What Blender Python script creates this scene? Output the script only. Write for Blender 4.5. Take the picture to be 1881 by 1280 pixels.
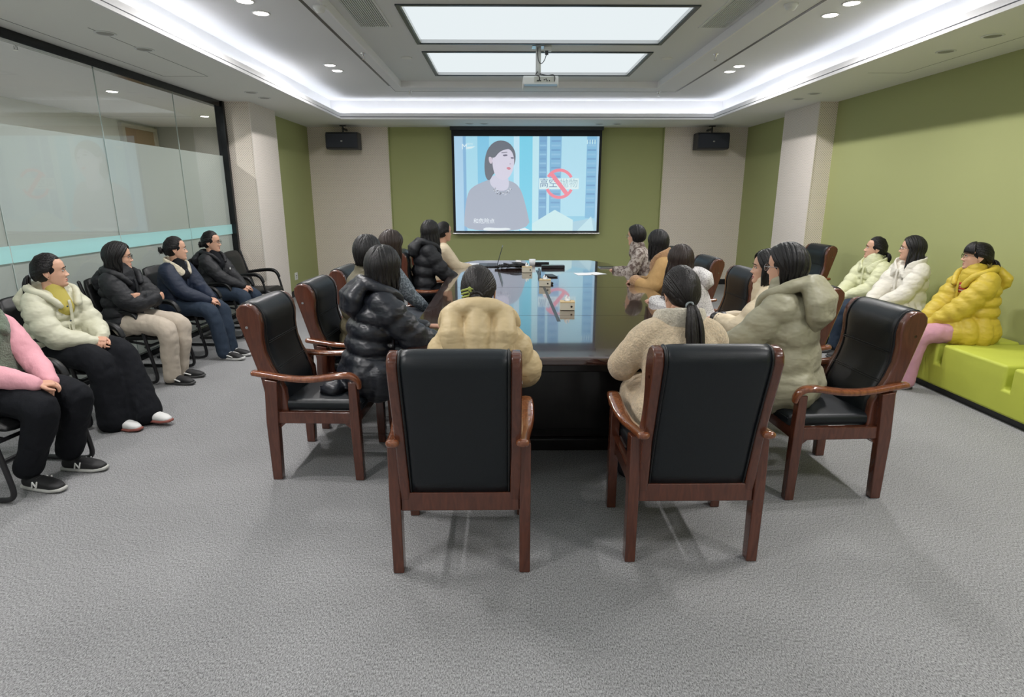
import bpy, bmesh, math, random
import numpy as np
from mathutils import Vector, Matrix, noise

for _o in list(bpy.data.objects): bpy.data.objects.remove(_o)
SC = bpy.context.scene
COL = SC.collection
R = math.radians
PI = math.pi

# ------------------------------------------------------------------ camera
cam = bpy.data.cameras.new('camera'); camo = bpy.data.objects.new('camera', cam); COL.objects.link(camo)
cam.sensor_width = 36.0; cam.sensor_fit = 'HORIZONTAL'; cam.lens = 36.0*1085/1881
camo.location = (0, 0, 1.6); camo.rotation_euler = (R(90-14.37), 0, R(-0.64))
cam.clip_start = 0.05; cam.clip_end = 100
SC.camera = camo
# ------------------------------------------------------------------ world, exposure
w = bpy.data.worlds.new('world'); SC.world = w; w.use_nodes = True
w.node_tree.nodes['Background'].inputs[0].default_value = (0.75, 0.82, 0.9, 1)
w.node_tree.nodes['Background'].inputs[1].default_value = 0.12
SC.view_settings.view_transform = 'Standard'; SC.view_settings.look = 'None'
SC.view_settings.gamma = 1.0; SC.view_settings.use_curve_mapping = False
SC.view_settings.exposure = 0.0
# strengths of the room's own lamps
PANEL_E = 0.90      # luminous ceiling panels
COVE_E = 7.0        # LED strips in the cove trough
SPOT_W = 18.5       # watts of each downlight
SPOT_E = 30.0       # small round downlights
SCREEN_E = 0.58
CORR_W = 22.0      # watts of each corridor downlight

# ------------------------------------------------------------------ materials
def srgb(r, g, b):
    f = lambda c: ((c/255+0.055)/1.055)**2.4 if c/255 > 0.04045 else c/255/12.92
    return (f(r), f(g), f(b), 1)
MATS = {}
def mat(name, col, rough=0.6, metal=0.0, coat=0.0, coat_r=0.05, bump=None, vary=None, spec=0.5, emit=None, sheen=0.0):
    """bump=(scale, strength, stretch xyz, detail); vary=(scale, amount)"""
    if name in MATS: return MATS[name]
    m = bpy.data.materials.new(name); m.use_nodes = True; nt = m.node_tree; b = nt.nodes['Principled BSDF']
    b.inputs['Base Color'].default_value = col
    b.inputs['Roughness'].default_value = rough; b.inputs['Metallic'].default_value = metal
    b.inputs['Coat Weight'].default_value = coat; b.inputs['Coat Roughness'].default_value = coat_r
    b.inputs['Specular IOR Level'].default_value = spec
    if sheen: b.inputs['Sheen Weight'].default_value = sheen
    if emit:
        b.inputs['Emission Color'].default_value = emit[0]; b.inputs['Emission Strength'].default_value = emit[1]
    tc = None
    if bump or vary: tc = nt.nodes.new('ShaderNodeTexCoord')
    if vary:
        n = nt.nodes.new('ShaderNodeTexNoise'); n.inputs['Scale'].default_value = vary[0]; n.inputs['Detail'].default_value = 4
        nt.links.new(tc.outputs['Object'], n.inputs['Vector'])
        r = nt.nodes.new('ShaderNodeMapRange'); r.inputs['From Min'].default_value = 0.3; r.inputs['From Max'].default_value = 0.7
        r.inputs['To Min'].default_value = 1-vary[1]; r.inputs['To Max'].default_value = 1+vary[1]
        nt.links.new(n.outputs['Fac'], r.inputs['Value'])
        v = nt.nodes.new('ShaderNodeVectorMath'); v.operation = 'SCALE'; v.inputs[0].default_value = col[:3]
        nt.links.new(r.outputs[0], v.inputs['Scale']); nt.links.new(v.outputs[0], b.inputs['Base Color'])
    if bump:
        mp = nt.nodes.new('ShaderNodeMapping'); mp.inputs['Scale'].default_value = bump[2] if len(bump) > 2 else (1, 1, 1)
        nt.links.new(tc.outputs['Object'], mp.inputs['Vector'])
        n = nt.nodes.new('ShaderNodeTexNoise'); n.inputs['Scale'].default_value = bump[0]; n.inputs['Detail'].default_value = bump[3] if len(bump) > 3 else 4
        nt.links.new(mp.outputs[0], n.inputs['Vector'])
        bp = nt.nodes.new('ShaderNodeBump'); bp.inputs['Strength'].default_value = bump[1]; bp.inputs['Distance'].default_value = bump[4] if len(bump) > 4 else 0.01
        nt.links.new(n.outputs['Fac'], bp.inputs['Height']); nt.links.new(bp.outputs[0], b.inputs['Normal'])
    MATS[name] = m
    return m
def emis(name, col, strength):
    if name in MATS: return MATS[name]
    m = bpy.data.materials.new(name); m.use_nodes = True; nt = m.node_tree
    b = nt.nodes['Principled BSDF']; b.inputs['Base Color'].default_value = (0, 0, 0, 1); b.inputs['Specular IOR Level'].default_value = 0
    b.inputs['Emission Color'].default_value = col; b.inputs['Emission Strength'].default_value = strength
    b.inputs['Roughness'].default_value = 1
    MATS[name] = m; return m

def carpet_mat():
    m = bpy.data.materials.new('grey_carpet'); m.use_nodes = True; nt = m.node_tree; b = nt.nodes['Principled BSDF']
    tc = nt.nodes.new('ShaderNodeTexCoord')
    n1 = nt.nodes.new('ShaderNodeTexNoise'); n1.inputs['Scale'].default_value = 210; n1.inputs['Detail'].default_value = 5; n1.inputs['Roughness'].default_value = 0.95
    n2 = nt.nodes.new('ShaderNodeTexNoise'); n2.inputs['Scale'].default_value = 1.1; n2.inputs['Detail'].default_value = 5
    mp = nt.nodes.new('ShaderNodeMapping'); mp.inputs['Scale'].default_value = (1, 0.45, 1)
    nt.links.new(tc.outputs['Object'], mp.inputs['Vector']); nt.links.new(mp.outputs[0], n1.inputs['Vector']); nt.links.new(tc.outputs['Object'], n2.inputs['Vector'])
    cr = nt.nodes.new('ShaderNodeValToRGB'); e = cr.color_ramp.elements
    e[0].position = 0.38; e[0].color = (0.04, 0.041, 0.042, 1); e[1].position = 0.62; e[1].color = (0.54, 0.54, 0.545, 1)
    nt.links.new(n1.outputs['Fac'], cr.inputs[0])
    mr = nt.nodes.new('ShaderNodeMapRange'); mr.inputs['From Min'].default_value = 0.3; mr.inputs['From Max'].default_value = 0.7
    mr.inputs['To Min'].default_value = 0.9; mr.inputs['To Max'].default_value = 1.08
    nt.links.new(n2.outputs['Fac'], mr.inputs['Value'])
    v = nt.nodes.new('ShaderNodeVectorMath'); v.operation = 'SCALE'
    nt.links.new(cr.outputs[0], v.inputs[0]); nt.links.new(mr.outputs[0], v.inputs['Scale']); nt.links.new(v.outputs[0], b.inputs['Base Color'])
    bp = nt.nodes.new('ShaderNodeBump'); bp.inputs['Strength'].default_value = 0.35; bp.inputs['Distance'].default_value = 0.002
    nt.links.new(n1.outputs['Fac'], bp.inputs['Height']); nt.links.new(bp.outputs[0], b.inputs['Normal'])
    b.inputs['Roughness'].default_value = 0.95; b.inputs['Specular IOR Level'].default_value = 0.15
    return m

def perforated_mat(name, col, hole, axis, step=0.030, rad=0.0052, stagger=True):
    """acoustic board: a staggered grid of small drilled holes. axis: 0 = plane runs along x, 1 = along y"""
    m = bpy.data.materials.new(name); m.use_nodes = True; nt = m.node_tree; b = nt.nodes['Principled BSDF']
    tc = nt.nodes.new('ShaderNodeTexCoord'); sp = nt.nodes.new('ShaderNodeSeparateXYZ'); nt.links.new(tc.outputs['Object'], sp.inputs[0])
    def M(op, a, bb=None):
        n = nt.nodes.new('ShaderNodeMath'); n.operation = op
        for i, q in enumerate((a, bb)):
            if q is None: continue
            if isinstance(q, (int, float)): n.inputs[i].default_value = q
            else: nt.links.new(q, n.inputs[i])
        return n.outputs[0]
    u = sp.outputs[axis]; zz = sp.outputs[2]
    def grid(off):
        a = M('SUBTRACT', M('FRACT', M('ADD', M('DIVIDE', u, step), off)), 0.5)
        c = M('SUBTRACT', M('FRACT', M('ADD', M('DIVIDE', zz, step), off)), 0.5)
        return M('SQRT', M('ADD', M('MULTIPLY', a, a), M('MULTIPLY', c, c)))
    d = M('MINIMUM', grid(0.0), grid(0.5)) if stagger else grid(0.0)
    mask = M('LESS_THAN', d, rad/step)
    mx = nt.nodes.new('ShaderNodeMix'); mx.data_type = 'RGBA'; mx.inputs['A'].default_value = col; mx.inputs['B'].default_value = hole
    nt.links.new(mask, mx.inputs['Factor']); nt.links.new(mx.outputs['Result'], b.inputs['Base Color'])
    b.inputs['Roughness'].default_value = 0.75
    MATS[name] = m; return m

def wood_mat(name, c1, c2, scale=6, rough=0.22, coat=0.6):
    m = bpy.data.materials.new(name); m.use_nodes = True; nt = m.node_tree; b = nt.nodes['Principled BSDF']
    tc = nt.nodes.new('ShaderNodeTexCoord'); mp = nt.nodes.new('ShaderNodeMapping'); mp.inputs['Scale'].default_value = (6, 6, 1)
    n = nt.nodes.new('ShaderNodeTexNoise'); n.inputs['Scale'].default_value = scale; n.inputs['Detail'].default_value = 6; n.inputs['Distortion'].default_value = 1.5
    nt.links.new(tc.outputs['Object'], mp.inputs[0]); nt.links.new(mp.outputs[0], n.inputs['Vector'])
    cr = nt.nodes.new('ShaderNodeValToRGB'); cr.color_ramp.elements[0].position = 0.35; cr.color_ramp.elements[1].position = 0.68
    cr.color_ramp.elements[0].color = c1; cr.color_ramp.elements[1].color = c2
    nt.links.new(n.outputs['Fac'], cr.inputs[0]); nt.links.new(cr.outputs[0], b.inputs['Base Color'])
    b.inputs['Roughness'].default_value = rough; b.inputs['Coat Weight'].default_value = coat; b.inputs['Coat Roughness'].default_value = 0.1
    MATS[name] = m; return m

def pattern_mat(name, c1, c2, scale, lo=0.48, hi=0.55, rough=0.85, stretch=(1, 1, 1)):
    m = bpy.data.materials.new(name); m.use_nodes = True; nt = m.node_tree; b = nt.nodes['Principled BSDF']
    tc = nt.nodes.new('ShaderNodeTexCoord'); mp = nt.nodes.new('ShaderNodeMapping'); mp.inputs['Scale'].default_value = stretch
    n = nt.nodes.new('ShaderNodeTexNoise'); n.inputs['Scale'].default_value = scale; n.inputs['Detail'].default_value = 3
    nt.links.new(tc.outputs['Object'], mp.inputs[0]); nt.links.new(mp.outputs[0], n.inputs['Vector'])
    cr = nt.nodes.new('ShaderNodeValToRGB'); cr.color_ramp.elements[0].position = lo; cr.color_ramp.elements[1].position = hi
    cr.color_ramp.elements[0].color = c1; cr.color_ramp.elements[1].color = c2
    nt.links.new(n.outputs['Fac'], cr.inputs[0]); nt.links.new(cr.outputs[0], b.inputs['Base Color'])
    b.inputs['Roughness'].default_value = rough
    MATS[name] = m; return m

def front_fresnel(nt, ior):
    f = nt.nodes.new('ShaderNodeFresnel'); f.inputs[0].default_value = ior
    g = nt.nodes.new('ShaderNodeNewGeometry'); a = nt.nodes.new('ShaderNodeMath'); a.operation = 'SUBTRACT'; a.inputs[0].default_value = 1
    nt.links.new(g.outputs['Backfacing'], a.inputs[1]); b = nt.nodes.new('ShaderNodeMath'); b.operation = 'MULTIPLY'
    nt.links.new(f.outputs[0], b.inputs[0]); nt.links.new(a.outputs[0], b.inputs[1]); return b
def glass_mat():
    m = bpy.data.materials.new('clear_glass'); m.use_nodes = True; nt = m.node_tree
    for n in list(nt.nodes):
        if n.type != 'OUTPUT_MATERIAL': nt.nodes.remove(n)
    out = [n for n in nt.nodes if n.type == 'OUTPUT_MATERIAL'][0]
    t = nt.nodes.new('ShaderNodeBsdfTransparent'); t.inputs[0].default_value = (0.93, 0.95, 0.94, 1)
    g = nt.nodes.new('ShaderNodeBsdfGlossy'); g.inputs['Roughness'].default_value = 0.0; g.inputs[0].default_value = (0.95, 1, 0.97, 1)
    f = front_fresnel(nt, 1.45)
    x = nt.nodes.new('ShaderNodeMixShader')
    nt.links.new(f.outputs[0], x.inputs[0]); nt.links.new(t.outputs[0], x.inputs[1]); nt.links.new(g.outputs[0], x.inputs[2]); nt.links.new(x.outputs[0], out.inputs[0])
    MATS['clear_glass'] = m; return m
def film_mat(name, col, rough_coat=0.02, trans=0.35):
    m = bpy.data.materials.new(name); m.use_nodes = True; nt = m.node_tree
    for n in list(nt.nodes):
        if n.type != 'OUTPUT_MATERIAL': nt.nodes.remove(n)
    out = [n for n in nt.nodes if n.type == 'OUTPUT_MATERIAL'][0]
    d = nt.nodes.new('ShaderNodeBsdfDiffuse'); d.inputs[0].default_value = col
    t = nt.nodes.new('ShaderNodeBsdfTranslucent'); t.inputs[0].default_value = col
    x1 = nt.nodes.new('ShaderNodeMixShader'); x1.inputs[0].default_value = trans
    nt.links.new(d.outputs[0], x1.inputs[1]); nt.links.new(t.outputs[0], x1.inputs[2])
    g = nt.nodes.new('ShaderNodeBsdfGlossy'); g.inputs['Roughness'].default_value = rough_coat
    f = front_fresnel(nt, 1.3)
    x = nt.nodes.new('ShaderNodeMixShader')
    nt.links.new(f.outputs[0], x.inputs[0]); nt.links.new(x1.outputs[0], x.inputs[1]); nt.links.new(g.outputs[0], x.inputs[2]); nt.links.new(x.outputs[0], out.inputs[0])
    MATS[name] = m; return m

M_white = mat('white_paint', (0.86, 0.86, 0.87, 1), 0.7)
M_ceil2 = mat('grey_white_paint', (0.78, 0.80, 0.80, 1), 0.7)
M_sof = mat('soffit_paint', (0.84, 0.85, 0.82, 1), 0.7)
M_green = mat('olive_green_wall_cloth', srgb(169, 174, 120), 0.85, bump=(300, 0.15))
M_perf_x = perforated_mat('perforated_board_x', srgb(240, 230, 218), srgb(158, 146, 134), 0)
M_perf_y = perforated_mat('perforated_board_y', srgb(236, 228, 220), srgb(170, 158, 148), 1, step=0.03, rad=0.005)
M_carpet = carpet_mat()
M_black = mat('black_paint', (0.012, 0.012, 0.014, 1), 0.35)
M_dgrey = mat('dark_grey_metal', (0.075, 0.09, 0.10, 1), 0.35, metal=0.5)
M_metal = mat('brushed_metal', (0.6, 0.6, 0.6, 1), 0.3, metal=1)
M_chrome = mat('chrome', (0.8, 0.8, 0.8, 1), 0.12, metal=1)
M_plastic = mat('white_plastic', (0.75, 0.76, 0.74, 1), 0.4)
M_glass = glass_mat()
M_film = film_mat('frosted_film', (0.70, 0.715, 0.70, 1), 0.03, 0.4)
M_stripe = film_mat('aqua_film', (0.60, 0.90, 0.90, 1), 0.06, 0.4)
M_wood = wood_mat('reddish_brown_lacquered_wood', (0.082, 0.024, 0.013, 1), (0.120, 0.036, 0.018, 1))
M_woodarm = wood_mat('orange_brown_lacquered_wood', (0.15, 0.045, 0.018, 1), (0.26, 0.085, 0.032, 1), 6, 0.15, 0.9)
M_leather = mat('black_leather', (0.006, 0.009, 0.012, 1), 0.38, bump=(260, 0.08), spec=0.42)
M_leather2 = mat('black_leather_soft', (0.007, 0.0075, 0.008, 1), 0.42, bump=(260, 0.08), spec=0.4)
M_lime = mat('lime_upholstery', srgb(190, 198, 76), 0.62, bump=(400, 0.1), vary=(2.5, 0.05))
M_tabletop = wood_mat('dark_table_veneer', (0.030, 0.012, 0.009, 1), (0.052, 0.020, 0.014, 1), 3, 0.16, 1.0)
M_tabletop.node_tree.nodes['Principled BSDF'].inputs['Coat Roughness'].default_value = 0.035
M_tabletop.node_tree.nodes['Principled BSDF'].inputs['Coat IOR'].default_value = 1.9
M_tablebase = wood_mat('black_table_veneer', (0.008, 0.006, 0.006, 1), (0.014, 0.010, 0.010, 1), 3, 0.3, 0.3)
M_paper = mat('white_paper', (0.85, 0.86, 0.88, 1), 0.7)

# ------------------------------------------------------------------ mesh helpers
class MB:
    def __init__(s): s.v = []; s.f = []; s.m = []
    def add(s, vs, fs, mi=0):
        o = len(s.v); s.v += [tuple(map(float, q)) for q in vs]; s.f += [tuple(i+o for i in f) for f in fs]; s.m += [mi]*len(fs); return s
    def box(s, x0, x1, y0, y1, z0, z1, mi=0):
        vs = [(x, y, z) for z in (z0, z1) for y in (y0, y1) for x in (x0, x1)]
        return s.add(vs, [(0, 2, 3, 1), (4, 5, 7, 6), (0, 1, 5, 4), (2, 6, 7, 3), (0, 4, 6, 2), (1, 3, 7, 5)], mi)
    def obox(s, c, size, rot=(0, 0, 0), mi=0):
        m = Matrix.Translation(c) @ __import__('mathutils').Euler(rot).to_matrix().to_4x4()
        a, b, d = [q/2 for q in size]
        vs = [m @ Vector((x, y, z)) for z in (-d, d) for y in (-b, b) for x in (-a, a)]
        return s.add(vs, [(0, 2, 3, 1), (4, 5, 7, 6), (0, 1, 5, 4), (2, 6, 7, 3), (0, 4, 6, 2), (1, 3, 7, 5)], mi)
    def prism(s, poly, a0, a1, axis='x', mi=0):
        """extrude polygon; axis x: poly=(y,z); axis y: poly=(x,z); axis z: poly=(x,y)"""
        n = len(poly)
        def P(a, q):
            return {'x': (a, q[0], q[1]), 'y': (q[0], a, q[1]), 'z': (q[0], q[1], a)}[axis]
        vs = [P(a0, q) for q in poly]+[P(a1, q) for q in poly]
        fs = [tuple(range(n))[::-1], tuple(range(n, 2*n))]+[(i, (i+1) % n, n+(i+1) % n, n+i) for i in range(n)]
        return s.add(vs, fs, mi)
    def geo(s, g, mi=0): return s.add(g[0], g[1], mi)
    def cyl(s, p0, p1, r0, r1=None, n=16, mi=0):
        return s.geo(tube([p0, p1], [r0, r0 if r1 is None else r1], n, False), mi)
    def lathe(s, prof, c=(0, 0, 0), n=24, mi=0):
        k = len(prof); vs = []; fs = []
        for (r, z) in prof:
            for i in range(n):
                a = 2*PI*i/n; vs.append((c[0]+r*math.cos(a), c[1]+r*math.sin(a), c[2]+z))
        for j in range(k-1):
            for i in range(n):
                fs.append((j*n+i, j*n+(i+1) % n, (j+1)*n+(i+1) % n, (j+1)*n+i))
        fs.append(tuple(range(n))[::-1]); fs.append(tuple((k-1)*n+i for i in range(n)))
        return s.add(vs, fs, mi)
    def build(s, name, mats, parent=None, smooth=False, bevel=0, seg=2, fix=True):
        me = bpy.data.meshes.new(name); me.from_pydata(s.v, [], s.f)
        if not isinstance(mats, (list, tuple)): mats = [mats]
        for m in mats: me.materials.append(m)
        me.polygons.foreach_set('material_index', s.m)
        if fix:
            bm = bmesh.new(); bm.from_mesh(me); bmesh.ops.recalc_face_normals(bm, faces=bm.faces); bm.to_mesh(me); bm.free()
        if smooth: me.polygons.foreach_set('use_smooth', [True]*len(me.polygons))
        me.update()
        o = bpy.data.objects.new(name, me); COL.objects.link(o)
        if parent: o.parent = parent
        if bevel:
            b = o.modifiers.new('bevel', 'BEVEL'); b.width = bevel; b.segments = seg; b.limit_method = 'ANGLE'; b.angle_limit = R(40)
            me.polygons.foreach_set('use_smooth', [True]*len(me.polygons))
            wn = o.modifiers.new('wn', 'WEIGHTED_NORMAL'); wn.keep_sharp = False
        return o

def unit(v):
    v = np.asarray(v, float); n = np.linalg.norm(v); return v/n if n > 1e-9 else v
def resample(path, m, radii=None):
    P = np.asarray(path, float); d = np.r_[0, np.cumsum(np.linalg.norm(np.diff(P, axis=0), axis=1))]; t = np.linspace(0, d[-1], m)
    Q = np.stack([np.interp(t, d, P[:, i]) for i in range(3)], 1)
    if radii is None: return Q
    Rr = np.asarray(radii, float)
    if Rr.ndim == 1: return Q, np.interp(t, d, Rr)
    return Q, np.stack([np.interp(t, d, Rr[:, i]) for i in range(Rr.shape[1])], 1)
def smoothpath(path, it=2, radii=None):
    P = np.asarray(path, float); Rr = None if radii is None else np.asarray(radii, float)
    for _ in range(it):
        Q = [P[0]]; S = [Rr[0]] if Rr is not None else None
        for i in range(len(P)-1):
            Q += [P[i]*.75+P[i+1]*.25, P[i]*.25+P[i+1]*.75]
            if Rr is not None: S += [Rr[i]*.75+Rr[i+1]*.25, Rr[i]*.25+Rr[i+1]*.75]
        Q.append(P[-1]); P = np.array(Q)
        if Rr is not None: S.append(Rr[-1]); Rr = np.array(S)
    return P if radii is None else (P, Rr)
def tube(path, radii, n=10, rounded=True, side=None, power=1.0):
    """closed tube; radii scalar list or (ru, rv) pairs; side = reference direction for ru"""
    P = np.asarray(path, float); Rr = np.asarray(radii, float)
    if Rr.ndim == 0: Rr = np.full((len(P), 2), float(Rr))
    elif Rr.ndim == 1 and len(Rr) == len(P): Rr = np.stack([Rr, Rr], 1)
    T = np.gradient(P, axis=0) if len(P) > 2 else np.array([P[1]-P[0]]*2)
    T /= np.maximum(np.linalg.norm(T, axis=1, keepdims=True), 1e-9)
    if rounded:
        e0 = Rr[0].min(); e1 = Rr[-1].min()
        P = np.vstack([P[0]-T[0]*e0, P[0]-T[0]*e0*.7, P[0]-T[0]*e0*.3, P, P[-1]+T[-1]*e1*.3, P[-1]+T[-1]*e1*.7, P[-1]+T[-1]*e1])
        Rr = np.vstack([Rr[0]*.12, Rr[0]*.71, Rr[0]*.95, Rr, Rr[-1]*.95, Rr[-1]*.71, Rr[-1]*.12])
        T = np.vstack([T[0], T[0], T[0], T, T[-1], T[-1], T[-1]])
    if side is None:
        s = np.array([0, 0, 1.]) if abs(T[0][2]) < .9 else np.array([1., 0, 0]); fixed = False
    else: s = unit(side); fixed = True
    a = np.arange(n)*2*PI/n; ca, sa = np.cos(a), np.sin(a)
    if power != 1.0: ca = np.sign(ca)*np.abs(ca)**power; sa = np.sign(sa)*np.abs(sa)**power
    V = []
    for i in range(len(P)):
        u = s-T[i]*np.dot(s, T[i]); nu = np.linalg.norm(u)
        if nu < 1e-4: u = np.cross(T[i], [0, 1, 0.1]); nu = np.linalg.norm(u)
        u = u/nu; v = np.cross(T[i], u)
        if not fixed: s = u
        V.append(P[i]+np.outer(ca, u)*Rr[i][0]+np.outer(sa, v)*Rr[i][1])
    V = np.vstack(V); k = len(P); F = []
    for j in range(k-1):
        for i in range(n): F.append((j*n+i, j*n+(i+1) % n, (j+1)*n+(i+1) % n, (j+1)*n+i))
    F.append(tuple(range(n))[::-1]); F.append(tuple((k-1)*n+i for i in range(n)))
    return V, F
def ellipsoid(c, r, rot=None, nu=16, nv=10):
    V = [(0, 0, -1)]
    for j in range(1, nv):
        t = PI*j/nv-PI/2
        for i in range(nu): a = 2*PI*i/nu; V.append((math.cos(t)*math.cos(a), math.cos(t)*math.sin(a), math.sin(t)))
    V.append((0, 0, 1)); F = []
    for i in range(nu): F.append((0, 1+(i+1) % nu, 1+i))
    for j in range(nv-2):
        for i in range(nu): F.append((1+j*nu+i, 1+j*nu+(i+1) % nu, 1+(j+1)*nu+(i+1) % nu, 1+(j+1)*nu+i))
    l = len(V)-1
    for i in range(nu): F.append((l, 1+(nv-2)*nu+i, 1+(nv-2)*nu+(i+1) % nu))
    V = np.array(V)*np.asarray(r, float)
    if rot is not None: V = V@np.asarray(rot).T
    return V+np.asarray(c, float), F
def rx(a): c, s = math.cos(a), math.sin(a); return np.array([[1, 0, 0], [0, c, -s], [0, s, c]])
def ry(a): c, s = math.cos(a), math.sin(a); return np.array([[c, 0, s], [0, 1, 0], [-s, 0, c]])
def rz(a): c, s = math.cos(a), math.sin(a); return np.array([[c, -s, 0], [s, c, 0], [0, 0, 1]])

_tmp_count = 0
def remesh(geos, voxel=0.012, smooth=3, disp=None):
    """union of overlapping closed shapes as one continuous surface -> (verts, faces)"""
    mb = MB()
    for g in geos: mb.geo(g)
    me = bpy.data.meshes.new('tmp'); me.from_pydata(mb.v, [], mb.f)
    bm = bmesh.new(); bm.from_mesh(me); bmesh.ops.recalc_face_normals(bm, faces=bm.faces); bm.to_mesh(me); bm.free()
    o = bpy.data.objects.new('tmp', me); COL.objects.link(o)
    m = o.modifiers.new('r', 'REMESH'); m.mode = 'VOXEL'; m.voxel_size = voxel; m.adaptivity = 0
    if smooth: s = o.modifiers.new('s', 'SMOOTH'); s.factor = 0.5; s.iterations = smooth
    dg = bpy.context.evaluated_depsgraph_get(); ev = o.evaluated_get(dg); em = ev.to_mesh()
    nv = len(em.vertices); V = np.empty(nv*3); em.vertices.foreach_get('co', V); V = V.reshape(-1, 3)
    if disp:
        N = np.empty(nv*3); em.vertices.foreach_get('normal', N); N = N.reshape(-1, 3)
        amp, sc, st = disp
        D = np.array([noise.fractal(Vector((p[0]*sc*st[0], p[1]*sc*st[1], p[2]*sc*st[2])), 0.75, 2.2, 3) for p in V])
        D = np.clip(D, -1.2, 1.2); V = V+N*(D*amp)[:, None]
    F = [tuple(p.vertices) for p in em.polygons]
    ev.to_mesh_clear(); bpy.data.objects.remove(o); bpy.data.meshes.remove(me)
    return V, F
def part(name, geos, m, parent, smooth=True, mids=None):
    mb = MB()
    for i, g in enumerate(geos): mb.geo(g, mids[i] if mids else 0)
    return mb.build(name, m, parent, smooth=smooth, fix=False)

def tag(o, label=None, cat=None, group=None, kind=None):
    if label: o['label'] = label
    if cat: o['category'] = cat
    if group: o['group'] = group
    if kind: o['kind'] = kind
    return o
def empty(name, loc=(0, 0, 0), rot=0):
    o = bpy.data.objects.new(name, None); COL.objects.link(o); o.location = loc; o.rotation_euler = (0, 0, rot); o.empty_display_size = 0.1
    return o
def copy_tree(o, parent=None):
    c = o.copy(); COL.objects.link(c)
    if parent: c.parent = parent
    for ch in list(o.children): copy_tree(ch, c)
    return c
def text_geo(body, size, font=None):
    cu = bpy.data.curves.new('t', 'FONT'); cu.body = body; cu.size = size; cu.align_x = 'CENTER'; cu.align_y = 'CENTER'; cu.extrude = 0.0; cu.resolution_u = 3
    o = bpy.data.objects.new('t', cu); COL.objects.link(o)
    dg = bpy.context.evaluated_depsgraph_get(); me = o.evaluated_get(dg).to_mesh()
    V = np.array([v.co[:] for v in me.vertices]).reshape(-1, 3); F = [tuple(p.vertices) for p in me.polygons]
    o.evaluated_get(dg).to_mesh_clear(); bpy.data.objects.remove(o)
    return V, F
# ================================================================== ROOM
XL, XR, YB, YF = -3.7, 4.33, 11.15, -3.4
ZS, ZU, ZC = 2.8, 3.1, 3.18
def st(o): return tag(o, kind='structure')
st(MB().box(-6.2, XR+.2, YF-.2, YB+.2, -0.1, 0).build('floor', M_carpet))
# left: glazed partition up to 8.25, pier, green return
st(MB().box(-3.75, -3.33, 8.25, 9.13, 0, ZS).build('wall_left_pier', [M_perf_x]))
o = bpy.data.objects['wall_left_pier']; st(MB().box(-3.33, -3.318, 8.245, 9.13, 0, ZS).build('wall_left_pier_board', M_perf_y))
bpy.data.objects['wall_left_pier_board'].parent = o; bpy.data.objects['wall_left_pier_board'].name = 'acoustic_board'
st(MB().box(-3.75, -3.5, 9.13, YB+.2, 0, ZS).build('wall_left', M_green))
st(MB().box(XR, XR+.2, YF-.2, YB+.2, 0, ZS).build('wall_right', M_green))
o = st(MB().box(4.10, XR, 8.17, 9.16, 0, ZS).build('wall_right_pier', M_perf_x))
MB().box(4.088, 4.10, 8.165, 9.16, 0, ZS).build('acoustic_board', M_perf_y, o)
wb = st(MB().box(-3.75, XR+.2, YB, YB+.2, 0, ZS).build('wall_back', M_green))
MB().box(-3.5, -2.07, YB-.04, YB, 0.1, ZS).build('acoustic_board', M_perf_x, wb)
MB().box(2.84, XR, YB-.04, YB, 0.1, ZS).build('acoustic_board', M_perf_x, wb)
MB().box(-2.075, -2.06, YB-.05, YB, 0.1, ZS).build('edge_strip', M_green, wb)
MB().box(2.83, 2.845, YB-.05, YB, 0.1, ZS).build('edge_strip', M_green, wb)
st(MB().box(-6.2, XR+.2, YF-.2, YF, 0, 3.3).build('wall_front', M_white))
st(MB().box(-3.5, XR, YB-.055, YB, 0, .1).build('baseboard_back', M_black))
st(MB().box(-3.5, -3.485, 9.13, YB, 0, .1).build('baseboard_left', M_black))
b = MB(); b.box(XR-.015, XR, YF, 8.17, 0, .1); b.box(XR-.015, XR, 9.16, YB, 0, .1); b.box(4.075, 4.088, 8.15, 9.17, 0, .1)
st(b.build('baseboard_right', M_black))
# wall socket on the green return
so = tag(empty('wall_socket', (-3.5, 9.9, 0.32)), 'small white power socket low on the green wall by the left pier', 'socket')
MB().box(0, .012, -.06, .06, -.06, .06).build('face_plate', M_plastic, so, bevel=.003)
b = MB(); b.box(.012, .014, -.02, -.008, .0, .02); b.box(.012, .014, .008, .02, .0, .02); b.box(.012, .014, -.006, .006, -.03, -.015); b.build('pin_slot', M_black, so)

def ring(mb, x0, x1, y0, y1, X0, X1, Y0, Y1, z0, z1, mi=0):
    """slab between inner opening x0..x1,y0..y1 and outer X,Y"""
    mb.box(X0, x0, Y0, Y1, z0, z1, mi); mb.box(x1, X1, Y0, Y1, z0, z1, mi); mb.box(x0, x1, Y0, y0, z0, z1, mi); mb.box(x0, x1, y1, Y1, z0, z1, mi)
    return mb
cx0, cx1, cy0, cy1 = -2.6, 3.32, -2.2, 10.0
ceil = st(ring(MB(), cx0-.008, cx1+.008, cy0-.008, cy1+.008, -3.75, XR+.1, YF-.1, YB+.1, ZS, ZS+.022).build('ceiling', M_sof))
e = .03
b = MB()
for (e0, e1, z0, z1) in ((0, .03, ZS-.002, ZS+.026), (.012, .03, ZS+.04, ZS+.09)):
    ring(b, cx0-e0, cx1+e0, cy0-e0, cy1+e0, cx0-e1, cx1+e1, cy0-e1, cy1+e1, z0, z1)
b.build('cove_lip', M_white, ceil)
ring(MB(), cx0-.022, cx1+.022, cy0-.022, cy1+.022, cx0-.03, cx1+.03, cy0-.03, cy1+.03, ZS+.026, ZS+.04).build('cove_shadow_gap', mat('gap_grey', (.18, .18, .2, 1), .8), ceil)
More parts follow.
